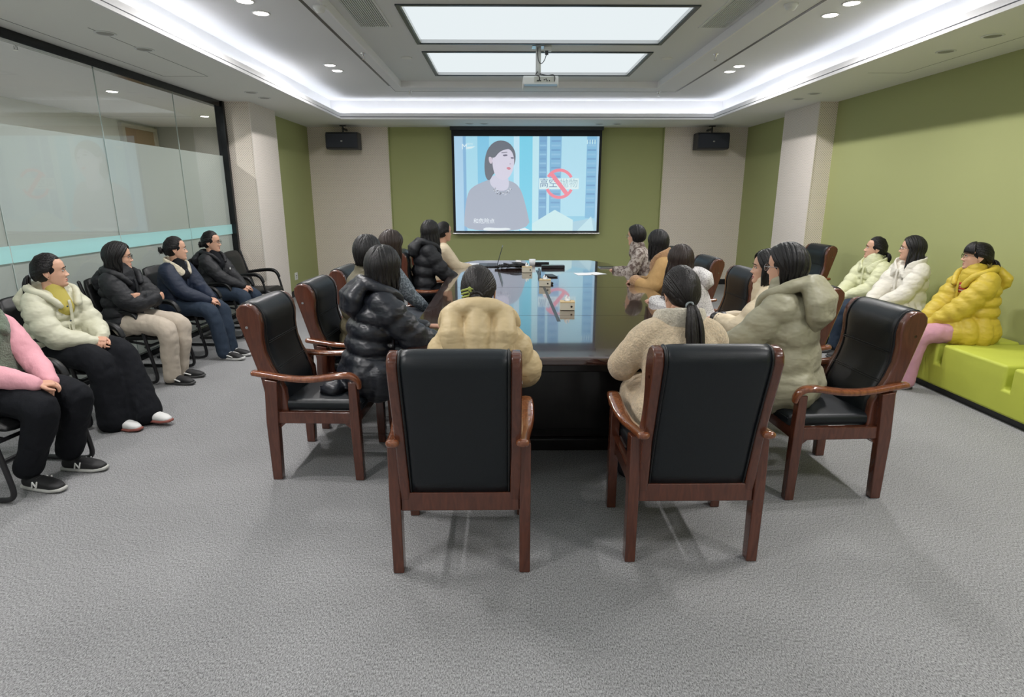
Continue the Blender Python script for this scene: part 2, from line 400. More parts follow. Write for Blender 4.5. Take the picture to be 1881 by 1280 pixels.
b = MB(); ring(b, cx0-.03, cx1+.03, cy0-.03, cy1+.03, cx0-.22, cx1+.22, cy0-.22, cy1+.22, ZS+.022, ZS+.03)
ring(b, cx0-.2, cx1+.2, cy0-.2, cy1+.2, cx0-.22, cx1+.22, cy0-.22, cy1+.22, ZS+.03, ZU)
b.build('cove_trough', M_white, ceil)
# LED strips lying in the trough
led = emis('led_strip_light', (0.90, 0.93, 1.0, 1), COVE_E)
ring(MB(), cx0-.06, cx1+.06, cy0-.06, cy1+.06, cx0-.1, cx1+.1, cy0-.1, cy1+.1, ZS+.04, ZS+.046).build('led_strip', led, ceil)
# upper ceiling with recess
ix0, ix1, iy0, iy1 = -1.46, 2.16, -1.0, 9.0
ring(MB(), ix0-.01, ix1+.01, iy0-.01, iy1+.01, cx0-.22, cx1+.22, cy0-.22, cy1+.22, ZU, ZU+.02).build('upper_ceiling', mat('upper_ceiling_paint', (.80, .81, .83, 1), .7), ceil)
ring(MB(), ix0, ix1, iy0, iy1, ix0-.02, ix1+.02, iy0-.02, iy1+.02, ZU-.002, ZC+.01).build('recess_edge', M_white, ceil)
# surround with panel openings
px0, px1 = -0.93, 1.67
panels = [(7.23, 8.57), (5.56, 6.89), (3.89, 5.22), (2.22, 3.55), (0.55, 1.88)]
b = MB(); ring(b, px0, px1, panels[-1][0], panels[0][1], ix0-.02, ix1+.02, iy0-.02, iy1+.02, ZC, ZC+.02)
for k in range(len(panels)-1): b.box(px0, px1, panels[k+1][1], panels[k][0], ZC-.0, ZC+.02)
b.build('recess_ceiling', M_ceil2, ceil)
pe = emis('panel_light', (0.90, 0.975, 1.0, 1), PANEL_E)
for k, (a, c) in enumerate(panels):
    lbl = ['white luminous ceiling panel nearest the screen wall, behind the projector pole', 'large white luminous ceiling panel at the top edge of the photo'][k] if k < 2 else 'white luminous ceiling panel overhead, out of the photo'
    t = tag(empty('ceiling_light_panel', (0, 0, ZC)), lbl, 'light panel', None if k < 2 else 'luminous ceiling panels overhead')
    ring(MB(), px0+.035, px1-.035, a+.03, c-.03, px0, px1, a, c, -.012, .05).build('frame', M_dgrey, t)
    ring(MB(), px0+.048, px1-.048, a+.042, c-.042, px0+.035, px1-.035, a+.03, c-.03, -.004, .05).build('inner_trim', M_metal, t)
    MB().box(px0+.048, px1-.048, a+.042, c-.042, .03, .036).build('diffuser', pe, t)
# linear slots
b = MB(); zz = ZU-.002
b.box(-1.62, -1.59, -.6, 8.9, zz, ZU); b.box(-1.605, -1.597, 8.9, 9.34, zz, ZU); b.box(2.50, 2.53, -.6, 9.3, zz, ZU); b.box(-1.6, 2.52, 9.335, 9.345, zz, ZU)
b.build('linear_slot', M_black, ceil)
# access panel line in the soffit
b = MB(); zz = ZS-.001
for q in ((-3.5, -3.494, 3.2, 6.6), (-3.05, -3.044, 4.8, 6.6), (-3.5, -3.044, 6.594, 6.6), (4.0, 4.004, 3.2, 6.35), (3.62, 4.0, 6.346, 6.35)): b.box(*q, zz, ZS)
b.build('panel_joint', M_black, ceil)

def ring_disc(o_parent, r, h, mi): pass
def downlight(x, y, z, lit, label, group):
    t = tag(empty('downlight', (x, y, z)), label, 'downlight', group)
    b = MB(); n = 24
    b.lathe([(.075, 0), (.076, -.004), (.066, -.007), (.058, -.002), (.056, .0)], n=n)
    b.build('trim_ring', M_white if lit else M_ceil2, t, smooth=True)
    if lit:
        ld = bpy.data.lights.new('lamp', 'AREA'); ld.shape = 'DISK'; ld.size = .09; ld.energy = SPOT_W if x > XL else CORR_W; ld.color = (1, .975, .965); ld.spread = R(175)
        lo = bpy.data.objects.new('lamp', ld); COL.objects.link(lo); lo.parent = t; lo.location = (0, 0, -.012)
    MB().lathe([(.057, -.003), (.057, -.004)], n=n).build('lens', emis('downlight_glow', (1, 0.93, 0.86, 1), SPOT_E) if lit else mat('unlit_lens', (.28, .28, .27, 1), .4), t)
    return t
for x, sd in ((-2.05, 'left'), (2.77, 'right')):
    for y, n in ((5.22, 0), (5.54, 1), (7.56, 2), (7.87, 3), (2.9, 4), (3.2, 4), (.6, 4), (.9, 4), (-1.6, 4)):
        w = ['nearer of the lit pair at the top edge', 'farther of the lit pair near the top edge', 'nearer of the lit pair towards the screen', 'farther of the lit pair towards the screen', ''][n]
        downlight(x, y, ZU, True, f'small lit downlight, {sd} side ceiling, {w}' if n < 4 else f'small lit round downlight in the {sd} ceiling overhead, out of the photo', 'lit downlights beside the cove' if n < 4 else f'lit {sd} downlights overhead')
for i, (x, y, w) in enumerate([(-3.02, 4.95, 'left soffit, nearest'), (-3.02, 5.45, 'left soffit, second'), (-3.0, 7.55, 'left soffit before the pier, nearer'), (-3.0, 7.95, 'left soffit before the pier, farther'), (3.75, 4.95, 'right soffit, nearest'), (3.75, 5.45, 'right soffit, second'), (3.7, 7.55, 'right soffit before the pier, nearer'), (3.7, 7.95, 'right soffit before the pier, farther'), (-.6, 10.6, 'soffit over the left half of the screen, outer'), (-.35, 10.6, 'soffit over the left half of the screen, inner'), (1.6, 10.6, 'soffit over the right half of the screen, inner'), (1.9, 10.6, 'soffit over the right half of the screen, outer')]):
    downlight(x, y, ZS, False, f'unlit round downlight in the {w}', 'unlit downlights in the soffit')
# vents
for x0, x1, sd in ((-1.39, -1.08, 'left'), (1.86, 2.13, 'right')):
    t = tag(empty('air_vent', ((x0+x1)/2, 5.75, ZC)), f'grey slatted air vent in the ceiling {sd} of the light panel', 'vent', 'slatted ceiling vents')
    hw = (x1-x0)/2
    ring(MB(), -hw+.02, hw-.02, -.48, .48, -hw, hw, -.5, .5, -.008, 0).build('frame', M_ceil2, t)
    MB().box(-hw+.02, hw-.02, -.48, .48, -.0012, -.0008).build('backing', mat('vent_dark', (.12, .13, .13, 1), .8), t)
    k = 0; x = -hw+.03
    me = None
    while x < hw-.025:
        s = MB().box(-.0045, .0045, -.48, .48, -.008, -.0012)
        if me is None: so_ = s.build('slat', M_ceil2, t); me = so_.data
        else: so_ = bpy.data.objects.new('slat', me); COL.objects.link(so_); so_.parent = t
        so_.location.x = x; x += .019
# smoke detectors, sprinklers, round speakers
for x, y, z, w in ((-1.52, 5.0, ZU, 'left'), (2.36, 5.2, ZU, 'right')):
    x, y = (-1.50, 5.35) if x < 0 else (2.30, 5.25)
    t = tag(empty('smoke_detector', (x, y, z)), f'round white smoke detector on the ceiling, {w} side', 'smoke detector', 'ceiling smoke detectors')
    MB().lathe([(.055, 0), (.055, -.015), (.045, -.02), (.04, -.032), (.03, -.045), (.012, -.05)]).build('housing', M_plastic, t, smooth=True)
    MB().lathe([(.0405, -.022), (.0405, -.031)]).build('sensor_grille', M_black, t)
for i, (px_, py_, z, w) in enumerate([(-1.52, 6.95, ZU, 'left of the light panel'), (2.28, 6.95, ZU, 'right of the light panel'), (-1.38, 9.28, ZU, 'at the left end of the far ceiling slot'), (2.25, 9.28, ZU, 'at the right end of the far ceiling slot'), (-3.9, 5.2, ZS, 'seen through the glass in the corridor')]):
    t = tag(empty('sprinkler', (px_, py_, z)), f'small pendent fire sprinkler {w}', 'sprinkler', 'ceiling sprinklers')
    MB().lathe([(.028, 0), (.03, -.004), (.012, -.01), (.010, -.035), (.006, -.04)], n=14).build('body', M_chrome, t, smooth=True)
    b = MB(); b.box(-.014, -.011, -.003, .003, -.06, -.03); b.box(.011, .014, -.003, .003, -.06, -.03); b.lathe([(.018, -.062), (.018, -.065)], n=12); b.build('deflector', M_chrome, t)
for x, w in ((-1.15, 'left'), (1.9, 'right')):
    t = tag(empty('ceiling_speaker', (x, 7.55, ZC)), f'small round ceiling speaker beside the {w} end of the far light panel', 'ceiling speaker', 'round ceiling speakers')
    MB().lathe([(.065, 0), (.066, -.004), (.055, -.007), (.02, -.008)]).build('grille', M_sof, t, smooth=True)

# ---------------- glazed partition on the left
seams = [8.2, 7.12, 5.81, 4.5, 3.19, 1.88, .57, -.74, -2.05, -3.36]
wd = st(empty('window_1', (0, 0, 0)))
for i in range(len(seams)-1):
    y1, y0 = seams[i]-.003, seams[i+1]+.003
    p = MB().box(XL-.012, XL, y0, y1, .06, ZS-.07).build('pane', M_glass, wd)
    f = MB(); f.box(XL-.016, XL-.013, y0+.001, y1-.001, .062, 1.12); f.box(XL-.016, XL-.013, y0+.001, y1-.001, 1.245, 2.125); f.build('frosted_film', M_film, p)
    MB().box(XL+.001, XL+.002, y0+.001, y1-.001, 1.12, 1.245).build('aqua_stripe', M_stripe, p)
    MB().box(XL-.010, XL-.002, y0-.006, y0, .06, ZS-.07).build('joint', mat('glass_joint', (.55, .62, .6, 1), .3), wd)
b = MB(); b.box(XL-.05, XL+.04, YF, 8.2, ZS-.075, ZS); b.box(XL-.05, XL+.06, 8.19, 8.25, 0, ZS); b.box(XL-.05, XL+.03, YF, 8.2, 0, .06)
b.build('frame', mat('black_bronze_metal', (.02, .022, .024, 1), .15, metal=.6), wd, bevel=.004)
# corridor behind the glass
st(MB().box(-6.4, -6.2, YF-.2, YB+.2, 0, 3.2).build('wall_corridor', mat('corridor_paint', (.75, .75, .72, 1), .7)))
cc = st(MB().box(-6.2, -3.75, YF, YB+.2, ZS, ZS+.02).build('ceiling_corridor', M_white))
for i, y in enumerate((-1.2, 1.0, 3.15, 5.3, 7.5, 9.7)):
    downlight(-4.6, y, ZS, True, 'small lit downlight in the corridor ceiling, '+('end of the row', 'over the near end', 'before the seam', 'the one seen at the left edge', 'behind the far panes', 'at the corridor end')[i], 'corridor downlights')
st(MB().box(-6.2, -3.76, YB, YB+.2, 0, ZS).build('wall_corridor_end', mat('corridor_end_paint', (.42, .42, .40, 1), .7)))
for k, (y, hh) in enumerate(((6.2, 2.3), (10.62, 2.70))):
    d = st(empty(f'door_{k+1}', (-6.2, y, 0)))
    MB().box(0, .03, -.42, .42, 0, hh).build('leaf', mat('corridor_door_wood', srgb(176, 150, 124), .5), d)
    b = MB(); b.box(0, .06, -.50, -.42, 0, hh+.06); b.box(0, .06, .42, .50, 0, hh+.06); b.box(0, .06, -.42, .42, hh, hh+.06); b.build('door_frame', mat('door_trim', srgb(205, 198, 186), .5), d)
    MB().cyl((.05, .36, 1.0), (.05, .24, 1.0), .012).build('handle', M_chrome, d)

# ================================================================== PROJECTION SCREEN
scr = tag(empty('projection_screen', (0.385, 11.02, 0)), 'pull-down projection screen with a black border on the green back wall, showing a video frame', 'screen')
X0, X1 = -1.30, 1.30
MB().box(-1.33, 1.33, -.002, .002, .965, 2.8).build('fabric', mat('screen_black_border', (.010, .012, .016, 1), .7), scr)
MB().box(-1.35, 1.35, -.05, .05, 2.74, 2.8).build('housing', mat('screen_housing', (.03, .035, .04, 1), .4), scr, bevel=.005)
b = MB(); b.geo(tube([(-1.34, 0, .955), (1.34, 0, .955)], .016, 10)); b.build('bottom_bar', M_metal, scr, smooth=True)
# the picture: flat print in shallow layers on the cloth, (u,v) in a 3.52 x 2.28 grid -> metres
IW, IH = 2.57, 1.64; IZ0 = 1.0
lay = [0]
E_ = {}
def sc_col(c): 
    k = 'projected_%d_%d_%d' % c; new = k not in MATS
    m = emis(k, srgb(*c), SCREEN_E*1.55)
    if new: m.node_tree.nodes['Principled BSDF'].inputs['Base Color'].default_value = (.25, .25, .25, 1)
    return m
def spoly(pts, c, name='projected_shape', up=True):
    """pts in photo-crop units: u 0..100 (left-right), v 0..100 (top-bottom) of the picture"""
    if up: lay[0] += 1
    y = -.0036-.0004*lay[0]
    mb = MB(); mb.add([(-IW/2+u/100*IW, y, IZ0+IH*(1-v/100)) for u, v in pts], [tuple(range(len(pts)))])
    return mb.build(name, sc_col(c), img, fix=False)
img = MB().box(-IW/2, IW/2, -.0035, -.002, IZ0, IZ0+IH).build('picture', sc_col((140, 203, 228)), scr)
def smooth2(pts, it=2):
    P = np.array(pts, float)
    for _ in range(it):
        Q = []
        for i in range(len(P)):
            a, b2 = P[i], P[(i+1) % len(P)]; Q += [a*.75+b2*.25, a*.25+b2*.75]
        P = np.array(Q)
    return P.tolist()
for (a, c, d, col) in ((0, 6, 100, (165, 205, 232)), (6, 8, 100, (120, 175, 215)), (8, 16, 100, (160, 215, 235)), (16, 24, 100, (120, 195, 228)), (24, 41, 100, (150, 215, 238)), (41, 45, 100, (190, 228, 245)), (45, 54, 100, (112, 205, 232)), (54, 58.5, 100, (185, 228, 240)), (58.5, 64, 88, (112, 168, 208)), (64, 66, 88, (175, 222, 240)), (66, 74, 84, (118, 178, 215)), (74, 91.5, 84, (172, 220, 238)), (91.5, 98.5, 86, (120, 182, 218)), (98.5, 100, 100, (165, 205, 232))):
    spoly([(a, 0), (c, 0), (c, d), (a, d)], col, up=(a == 0))
for x0, x1 in ((59, 63.5), (67, 73.3), (92, 98)):      # window rows of the towers
    for k in range(16):
        spoly([(x0, 4+k*4.6), (x1, 4+k*4.6), (x1, 5.7+k*4.6), (x0, 5.7+k*4.6)], (140, 190, 222) if k % 2 else (100, 155, 200), up=(k == 0))
spoly([(54, 100), (54, 92), (70, 77), (83, 88), (83, 100)], (200, 232, 236)); spoly([(83, 100), (83, 90), (97, 86), (100, 92), (100, 100)], (165, 205, 222)); spoly([(86, 100), (96, 84), (98, 100)], (190, 225, 235))
# woman: body, neck, face, hair
spoly(smooth2([(6, 100), (6, 85), (8, 63), (11, 53), (23, 45), (28, 44), (40, 46), (46, 54), (50, 75), (53.5, 100)], 2), (163, 172, 190))
spoly(smooth2([(25, 40), (24, 50), (30, 57), (37, 56), (38, 47), (36, 40)], 2), (205, 205, 224))
spoly(smooth2([(21, 42), (20.5, 26), (23, 12), (29, 4), (37, 5), (42, 14), (42.5, 25), (40, 34), (34, 30), (27, 38), (24, 47)], 2), (92, 98, 112))
spoly(smooth2([(26, 20), (30, 13.5), (38, 12), (41.3, 20), (41.2, 32), (38.5, 42), (34, 46), (29, 43), (26.5, 34)], 2), (212, 208, 226))
spoly(smooth2([(26, 22), (26, 13), (31, 8), (38, 8), (41.5, 13), (36, 13), (31, 16), (28, 22)], 2), (92, 98, 112))
spoly(smooth2([(23.5, 21), (25.5, 21), (26.5, 25), (25.5, 29), (24, 27)], 2), (208, 196, 212))
spoly(smooth2([(33.2, 19), (36.3, 18.4), (37, 20), (34, 20.8)], 1), (95, 92, 120)); spoly(smooth2([(38.8, 21.5), (41, 21.5), (41, 23.2), (39, 23)], 1), (95, 92, 120))
spoly([(32.5, 16.5), (36.5, 16), (36.6, 16.8), (32.6, 17.4)], (120, 118, 140)); spoly(smooth2([(35.5, 32.5), (38, 31.5), (39.3, 33.5), (37.5, 35)], 1), (205, 120, 140))
spoly(smooth2([(38.2, 27.5), (39.6, 28.5), (38, 29.3)], 1), (180, 170, 195))
random.seed(4)
for k in range(44):   # beaded neckline
    a = PI*(.12+.76*random.random()); r_ = 5.2+2.6*random.random(); u = 33.3+r_*math.cos(a)*.95; v = 51+r_*math.sin(a)*1.35
    spoly([(u-.32, v-.4), (u+.32, v-.4), (u+.32, v+.4), (u-.32, v+.4)], (88, 92, 108) if k % 2 else (215, 220, 230), up=(k == 0))
spoly(smooth2([(19, 97.5), (22, 96), (30, 97), (37, 96.5), (40, 98.5), (30, 99.8), (20, 99.6)], 1), (225, 235, 240)); spoly([(45, 98), (49, 96.5), (53, 99.5), (46, 99.5)], (225, 235, 240))
# caption, sign, corner marks
def stext(s, u, v, size, c):
    g = text_geo(s, size); lay[0] += 1; y = -.0036-.0004*lay[0]
    V = np.stack([-IW/2+u/100*IW+g[0][:, 0], np.full(len(g[0]), y), IZ0+IH*(1-v/100)+g[0][:, 1]], 1)
    MB().add(V, g[1]).build('projected_writing', sc_col(c), img, fix=False)
spoly([(58.8, 43.5), (86.5, 43.5), (86.5, 55), (58.8, 55)], (215, 238, 242))
stext('高空', 65.4, 49.2, .165, (90, 125, 165)); stext('抛物', 79.5, 49.2, .165, (160, 195, 205))
def arc(cx_, cy_, r0, r1, a0, a1, c, asp=IW/IH):
    n = 28; P = []
    for i in range(n+1): a = a0+(a1-a0)*i/n; P.append((cx_+r1*math.cos(a), cy_-r1*asp*math.sin(a)))
    for i in range(n, -1, -1): a = a0+(a1-a0)*i/n; P.append((cx_+r0*math.cos(a), cy_-r0*asp*math.sin(a)))
    lay[0] += 1; y = -.0036-.0004*lay[0]; k = n+1
    V = [(-IW/2+u/100*IW, y, IZ0+IH*(1-v/100)) for u, v in P]
    F = [(i, i+1, 2*k-2-i, 2*k-1-i) for i in range(n)]
    MB().add(V, F).build('projected_sign', sc_col(c), img, fix=False)
RED = (238, 130, 150)
arc(73, 49.3, 8.2, 10.2, R(28), R(150), RED); arc(73, 49.3, 8.2, 10.2, R(202), R(335), RED)
spoly([(65.8, 39.5), (68.2, 37), (79.8, 59.5), (77.4, 62)], RED, 'projected_sign')
stext('和危险点', 20, 89.5, .098, (235, 242, 248))
stext('M', 7.1, 11, .13, (225, 240, 245)); stext('NEWS', 10.7, 8, .04, (215, 235, 240)); spoly([(9, 11), (14.6, 10.4), (12, 12.5), (9, 13.2)], (215, 235, 240))
for k in range(4): spoly([(91.5+k*1.7, 3.5), (92.1+k*1.7, 3.5), (92.1+k*1.7, 8), (91.5+k*1.7, 8)], (205, 235, 240))

# ================================================================== WALL SPEAKERS
for x, y, w in ((-2.80, 10.85, 'left'), (3.60, 10.85, 'right')):
    t = tag(empty('wall_speaker', (x, y, 2.40)), f'black box loudspeaker hung high on the {w} perforated panel of the back wall', 'loudspeaker', 'loudspeakers flanking the screen')
    MB().prism([(-.14, .02), (-.14, .24), (-.10, .28), (.14, .28), (.14, 0), (-.10, 0)], -.275, .275, 'x').build('cabinet', mat('speaker_black', (.018, .021, .03, 1), .45), t, bevel=.01)
    MB().box(-.26, .26, -.149, -.143, .03, .25).build('grille', mat('speaker_grille', (.028, .033, .05, 1), .6, bump=(500, .4)), t, bevel=.003)
    e_ = MB().lathe([(.018, 0), (.018, .002)], n=16).build('emblem', M_metal, t); e_.rotation_euler = (R(90), 0, 0); e_.location = (0, -.150, .13); e_.scale = (1, .6, 1)
    b = MB(); b.cyl((0, 0, .28), (0, 0, .40), .012); b.box(-.05, .05, -.03, .03, .385, .40); b.box(-.015, .015, 0, .26, .33, .36); b.build('bracket', M_black, t)

# ================================================================== PROJECTOR
t = tag(empty('projector', (0.385, 7.0, 0)), 'white ceiling projector on a white pole in front of the light panels', 'projector')
MB().prism([(-.17, 2.77), (-.17, 2.845), (-.15, 2.86), (.16, 2.86), (.17, 2.84), (.17, 2.765), (.14, 2.75), (-.14, 2.75)], -.19, .19, 'x').build('case', M_plastic, t, bevel=.012)
MB().box(-.07, .15, -.1735, -.17, 2.79, 2.845).build('connector_panel', mat('connector_panel', (.55, .56, .5, 1), .5), t)
MB().box(-.175, .175, -.172, -.155, 2.752, 2.772).build('vent_strip', mat('projector_blue_grey', (.30, .42, .52, 1), .4), t)
for k, (x, z) in enumerate(((-.045, 2.80), (-.03, 2.80), (-.01, 2.80), (.03, 2.81), (.05, 2.815), (.06, 2.80), (.085, 2.80))): MB().box(x, x+.012, -.176, -.173, z, z+.012).build('port', M_black, t)
MB().cyl((.06, .17, 2.80), (.06, .21, 2.80), .045, .04).build('lens', M_black, t)
MB().geo(tube([(-.02, 0, 2.86), (-.02, 0, 3.18)], .028, 16, False)).build('pole', M_plastic, t, smooth=True)
b = MB(); b.box(-.09, .05, -.06, .06, 2.862, 2.875); b.box(-.035, 0, -.02, .02, 2.87, 2.91); b.build('mount_plate', M_dgrey, t)
MB().box(-.09, .05, -.07, .07, 3.168, 3.18).build('ceiling_plate', M_metal, t)
MB().box(.04, .12, -.04, .04, 3.13, 3.175).build('junction_box', M_plastic, t, bevel=.004)
MB().box(.05, .085, -.04, -.02, 3.09, 3.13).build('plug', M_black, t)
c = smoothpath([(.068, -.03, 3.10), (.04, -.05, 3.02), (0, -.045, 2.99), (-.03, -.04, 3.05), (-.03, -.035, 3.16)], 3)
MB().geo(tube(c, .004, 6)).build('cable', M_black, t, smooth=True)
c = smoothpath([(-.03, -.03, 2.92), (-.06, -.08, 2.875), (-.03, -.18, 2.86), (-.01, -.195, 2.83), (-.02, -.175, 2.805)], 3)
MB().geo(tube(c, .005, 6)).build('cable', M_black, t, smooth=True)
c = smoothpath([(.0, -.03, 2.9), (.08, -.06, 2.875), (.13, -.17, 2.87), (.15, -.2, 2.84), (.145, -.19, 2.80)], 3)
MB().geo(tube(c, .005, 6)).build('cable', M_black, t, smooth=True)
# ================================================================== CONFERENCE TABLE
TZ = 0.76
tbl = tag(empty('conference_table', (0.38, 5.6, 0)), 'long dark brown polished conference table in the middle of the room', 'table')
outl = [(-.80, -2.52), (.80, -2.52), (1.0, -2.2), (1.02, 1.45), (.98, 2.2), (.78, 2.56), (-.78, 2.56), (-.98, 2.2), (-1.02, 1.45), (-1.0, -2.2)]
MB().prism(outl, TZ-.05, TZ, 'z').build('tabletop', M_tabletop, tbl, bevel=.012)
MB().prism([(x*.80, y*.90) for x, y in outl], TZ-.16, TZ-.05, 'z').build('apron', M_tablebase, tbl, bevel=.008)
b = MB(); b.box(-.62, .62, -2.04, 2.1, 0, .08); b.box(-.58, .58, -2.0, 2.05, .08, TZ-.16)
b.build('pedestal_base', M_tablebase, tbl, bevel=.006)
for y in (-2.015, 2.055): MB().box(-.5, .5, y-.012, y+.012, .14, .54).build('raised_panel', M_tablebase, tbl, bevel=.008)
for sx in (-1, 1):
    for k in range(4): MB().box(sx*.592-.012, sx*.592+.012, -1.9+k*1.0, -1.0+k*1.0, .14, .54).build('raised_panel', M_tablebase, tbl, bevel=.008)
b = MB()
for y in (-1.35, 0.05, 1.25): b.box(-1.0, 1.0, y-.0012, y+.0012, TZ+.0002, TZ+.0008)
b.build('inlay_line', mat('table_inlay', (.07, .035, .025, 1), .15, coat=1), tbl)
MB().box(-.045, -.02, -1.56, 1.4, TZ+.0002, TZ+.0014).build('cable_slot', mat('cable_slot_grey', (.05, .06, .065, 1), .4, metal=.5), tbl).location = (.025, 0, 0)

# ------------------------------------------------ things on the table
def tissue_box(x, y, rot, label, slot=False):
    t = tag(empty('tissue_box', (x, y, TZ+.0015), rot), label, 'tissue box', None)
    MB().box(-.055, .055, -.045, .045, 0, .066).build('box', mat('cream_card', srgb(215, 208, 188), .6), t, bevel=.004)
    MB().box(-.056, .056, -.046, .046, .058, .0665).build('lid', mat('light_wood_lid', srgb(205, 178, 128), .45), t, bevel=.003)
    MB().box(-.025, .025, -.010, .010, .0666, .0672).build('opening', M_black, t)
    g = remesh([ellipsoid((0, 0, .068), (.020, .010, .010)), tube([(-.006, 0, .066), (-.012, 0, .09), (-.002, .004, .108)], [(.014, .005), (.011, .004), (.005, .003)], 8, side=(1, 0, 0)), tube([(.006, 0, .066), (.014, .0, .084), (.012, 0, .10)], [(.012, .005), (.009, .004), (.004, .003)], 8, side=(1, 0, 0))], .003, 1)
    part('tissue', [g], M_paper, t)
    q = MB().lathe([(.008, 0), (.008, .001)], n=14).build('round_mark', M_black, t); q.rotation_euler = (R(90), 0, 0); q.location = (.03, -.0462, .03)
tissue_box(.475, 4.48, R(-2), 'nearest cream tissue box with a tuft of tissue, alone on the table')
tissue_box(.385, 5.72, R(-8), 'cream tissue box in the middle of the table beside the black cable cover')
tissue_box(.25, 6.82, R(6), 'farthest cream tissue box on the table, next to the tangle of cables')
# laptop seen from its side
t = tag(empty('laptop', (-.10, 7.50, TZ+.0015), R(-91)), 'thin dark laptop standing open on the far left of the table', 'laptop')
MB().box(-.17, .17, -.24, 0, 0, .014).build('base', M_dgrey, t, bevel=.004)
MB().box(-.15, .15, -.13, -.02, .0141, .0150).build('keyboard', M_black, t)
q = MB().box(-.17, .17, -.005, .003, 0, .24).build('lid', M_dgrey, t, bevel=.003); q.location = (0, 0, .012); q.rotation_euler = (R(-16), 0, 0)
s_ = MB().box(-.16, .16, -.0062, -.0052, .012, .23).build('display', mat('laptop_display', (.02, .02, .025, 1), .15, emit=((.3, .4, .5, 1), .1)), q)
# papers
t = tag(MB().box(-.105, .105, -.15, .15, 0, .003).build('paper_stack', M_paper), 'white sheets of paper with red print at the far left corner of the table', 'paper')
t.location = (-.44, 7.66, TZ+.0003); t.rotation_euler = (0, 0, R(70))
b = MB(); b.box(-.06, .06, .04, .07, .0031, .0036); b.box(-.03, .05, .08, .09, .0031, .0036); b.build('red_print', mat('red_print', srgb(190, 50, 55), .7), t)
b = MB(); b.box(-.16, .0, -.1, .1, 0, .0015); t = tag(b.build('paper_sheet', M_paper), 'loose white paper sheet lying flat on the right part of the table', 'paper'); t.location = (.95, 6.66, TZ+.0003); t.rotation_euler = (0, 0, R(8))
b = MB(); b.obox((0, 0, .0008), (.17, .2, .0014), (0, 0, R(20))); t = tag(b.build('paper_sheet', M_paper), 'second white paper sheet, at the right of the other on the table', 'paper'); t.location = (1.02, 6.68, TZ+.0018); t.rotation_euler = (0, 0, R(8))
t = tag(empty('tablet', (1.27, 7.27, TZ+.0005), R(3)), 'thin dark tablet with a bright rim at the far right corner of the table', 'tablet')
MB().box(-.12, .12, -.08, .08, 0, .009).build('body', M_metal, t, bevel=.003); MB().box(-.113, .113, -.074, .074, .0091, .0098).build('glass', M_black, t)
# phone
t = tag(empty('table_microphone', (-.40, 7.16, TZ+.0015)), 'dark red and black round conference microphone base on the left of the cables', 'microphone')
MB().lathe([(.05, 0), (.052, .012), (.04, .028), (.015, .032)]).build('base', mat('dark_red_plastic', (.07, .01, .012, 1), .3), t, smooth=True)
MB().geo(tube(smoothpath([(.045, 0, .02), (.10, .0, .022), (.19, .0, .02)], 2), .014, 8)).build('stem', M_black, t, smooth=True)
# boxes, remotes, adapters near the cables
t = tag(empty('remote_control', (.42, 5.98, TZ+.0015), R(12)), 'black remote control lying lengthwise behind the middle tissue box', 'remote')
MB().box(-.022, .022, -.17, .17, 0, .022).build('body', M_black, t, bevel=.006)
for k in range(6): MB().lathe([(.006, .0), (.006, .003)], n=10).build('button', M_dgrey, t).location = (0, -.1+k*.03, .022)
t = tag(empty('phone', (.50, 6.45, TZ+.0015), R(10)), 'black slab phone lying on the table right of the farthest tissue box', 'phone')
MB().box(-.045, .045, -.12, .12, 0, .012).build('body', M_black, t, bevel=.005); MB().box(-.04, .04, -.11, .11, .0121, .0126).build('glass', M_leather, t)
t = tag(empty('control_box', (.58, 7.22, TZ+.0015)), 'flat black electronic box with a greenish top behind the cables', 'electronic box')
MB().box(-.14, .14, -.05, .05, 0, .035).build('case', M_black, t, bevel=.004); MB().box(-.13, -.0, -.045, .045, .0351, .036).build('top_plate', mat('green_grey', (.10, .16, .14, 1), .5), t)
t = tag(empty('power_strip', (.45, 7.62, TZ+.0015)), 'small black power strip at the far edge of the table', 'power strip')
MB().box(-.11, .11, -.025, .025, 0, .03).build('case', M_black, t, bevel=.004); b = MB()
for k in range(4): b.box(-.09+k*.05, -.07+k*.05, -.01, .01, .0301, .031)
b.build('socket', M_dgrey, t)
t = tag(empty('paper_cup', (.16, 7.45, TZ+.0015)), 'left one of two white cups behind the cables', 'cup'); MB().lathe([(.03, 0), (.036, .07), (.033, .07), (.027, .006)]).build('cup', M_paper, t, smooth=True)
t = tag(empty('paper_cup', (.34, 7.5, TZ+.0015)), 'right one of two white cups behind the cables', 'cup'); MB().lathe([(.033, 0), (.042, .08), (.038, .08), (.03, .006)]).build('cup', M_paper, t, smooth=True)
random.seed(11)
t = tag(empty('cable_tangle', (.0, 7.2, TZ+.002)), 'tangle of black cables on the far middle of the table', 'cables', kind=None)
for k in range(9):
    P = [(-.1+random.random()*.1, random.uniform(-.06, .12), .006+.004*k)]
    for j in range(9): P.append((random.uniform(-.1, .30), random.uniform(-.14, .14), .008+random.random()*.06))
    P.append((.28+random.random()*.05, random.uniform(-.1, .1), .006))
    MB().geo(tube(smoothpath(P, 3), .0055, 6)).build('cable', M_black, t, smooth=True)
for k in range(3): MB().obox((-.1+k*.14, -.02+.05*k, .02), (.06, .03, .03), (0, 0, k)).build('plug', M_black, t, bevel=.004)
P = smoothpath([(.40, 7.02, 0), (.40, 6.8, .0), (.36, 6.4, 0), (.36, 6.0, 0), (.345, 5.85, .0)], 3)+np.array([0, 0, TZ+.0145])
t = tag(MB().geo(tube(P, .012, 8)).build('cable_cover', M_black, smooth=True), 'thick black cable running from the tangle to the middle tissue box', 'cable')

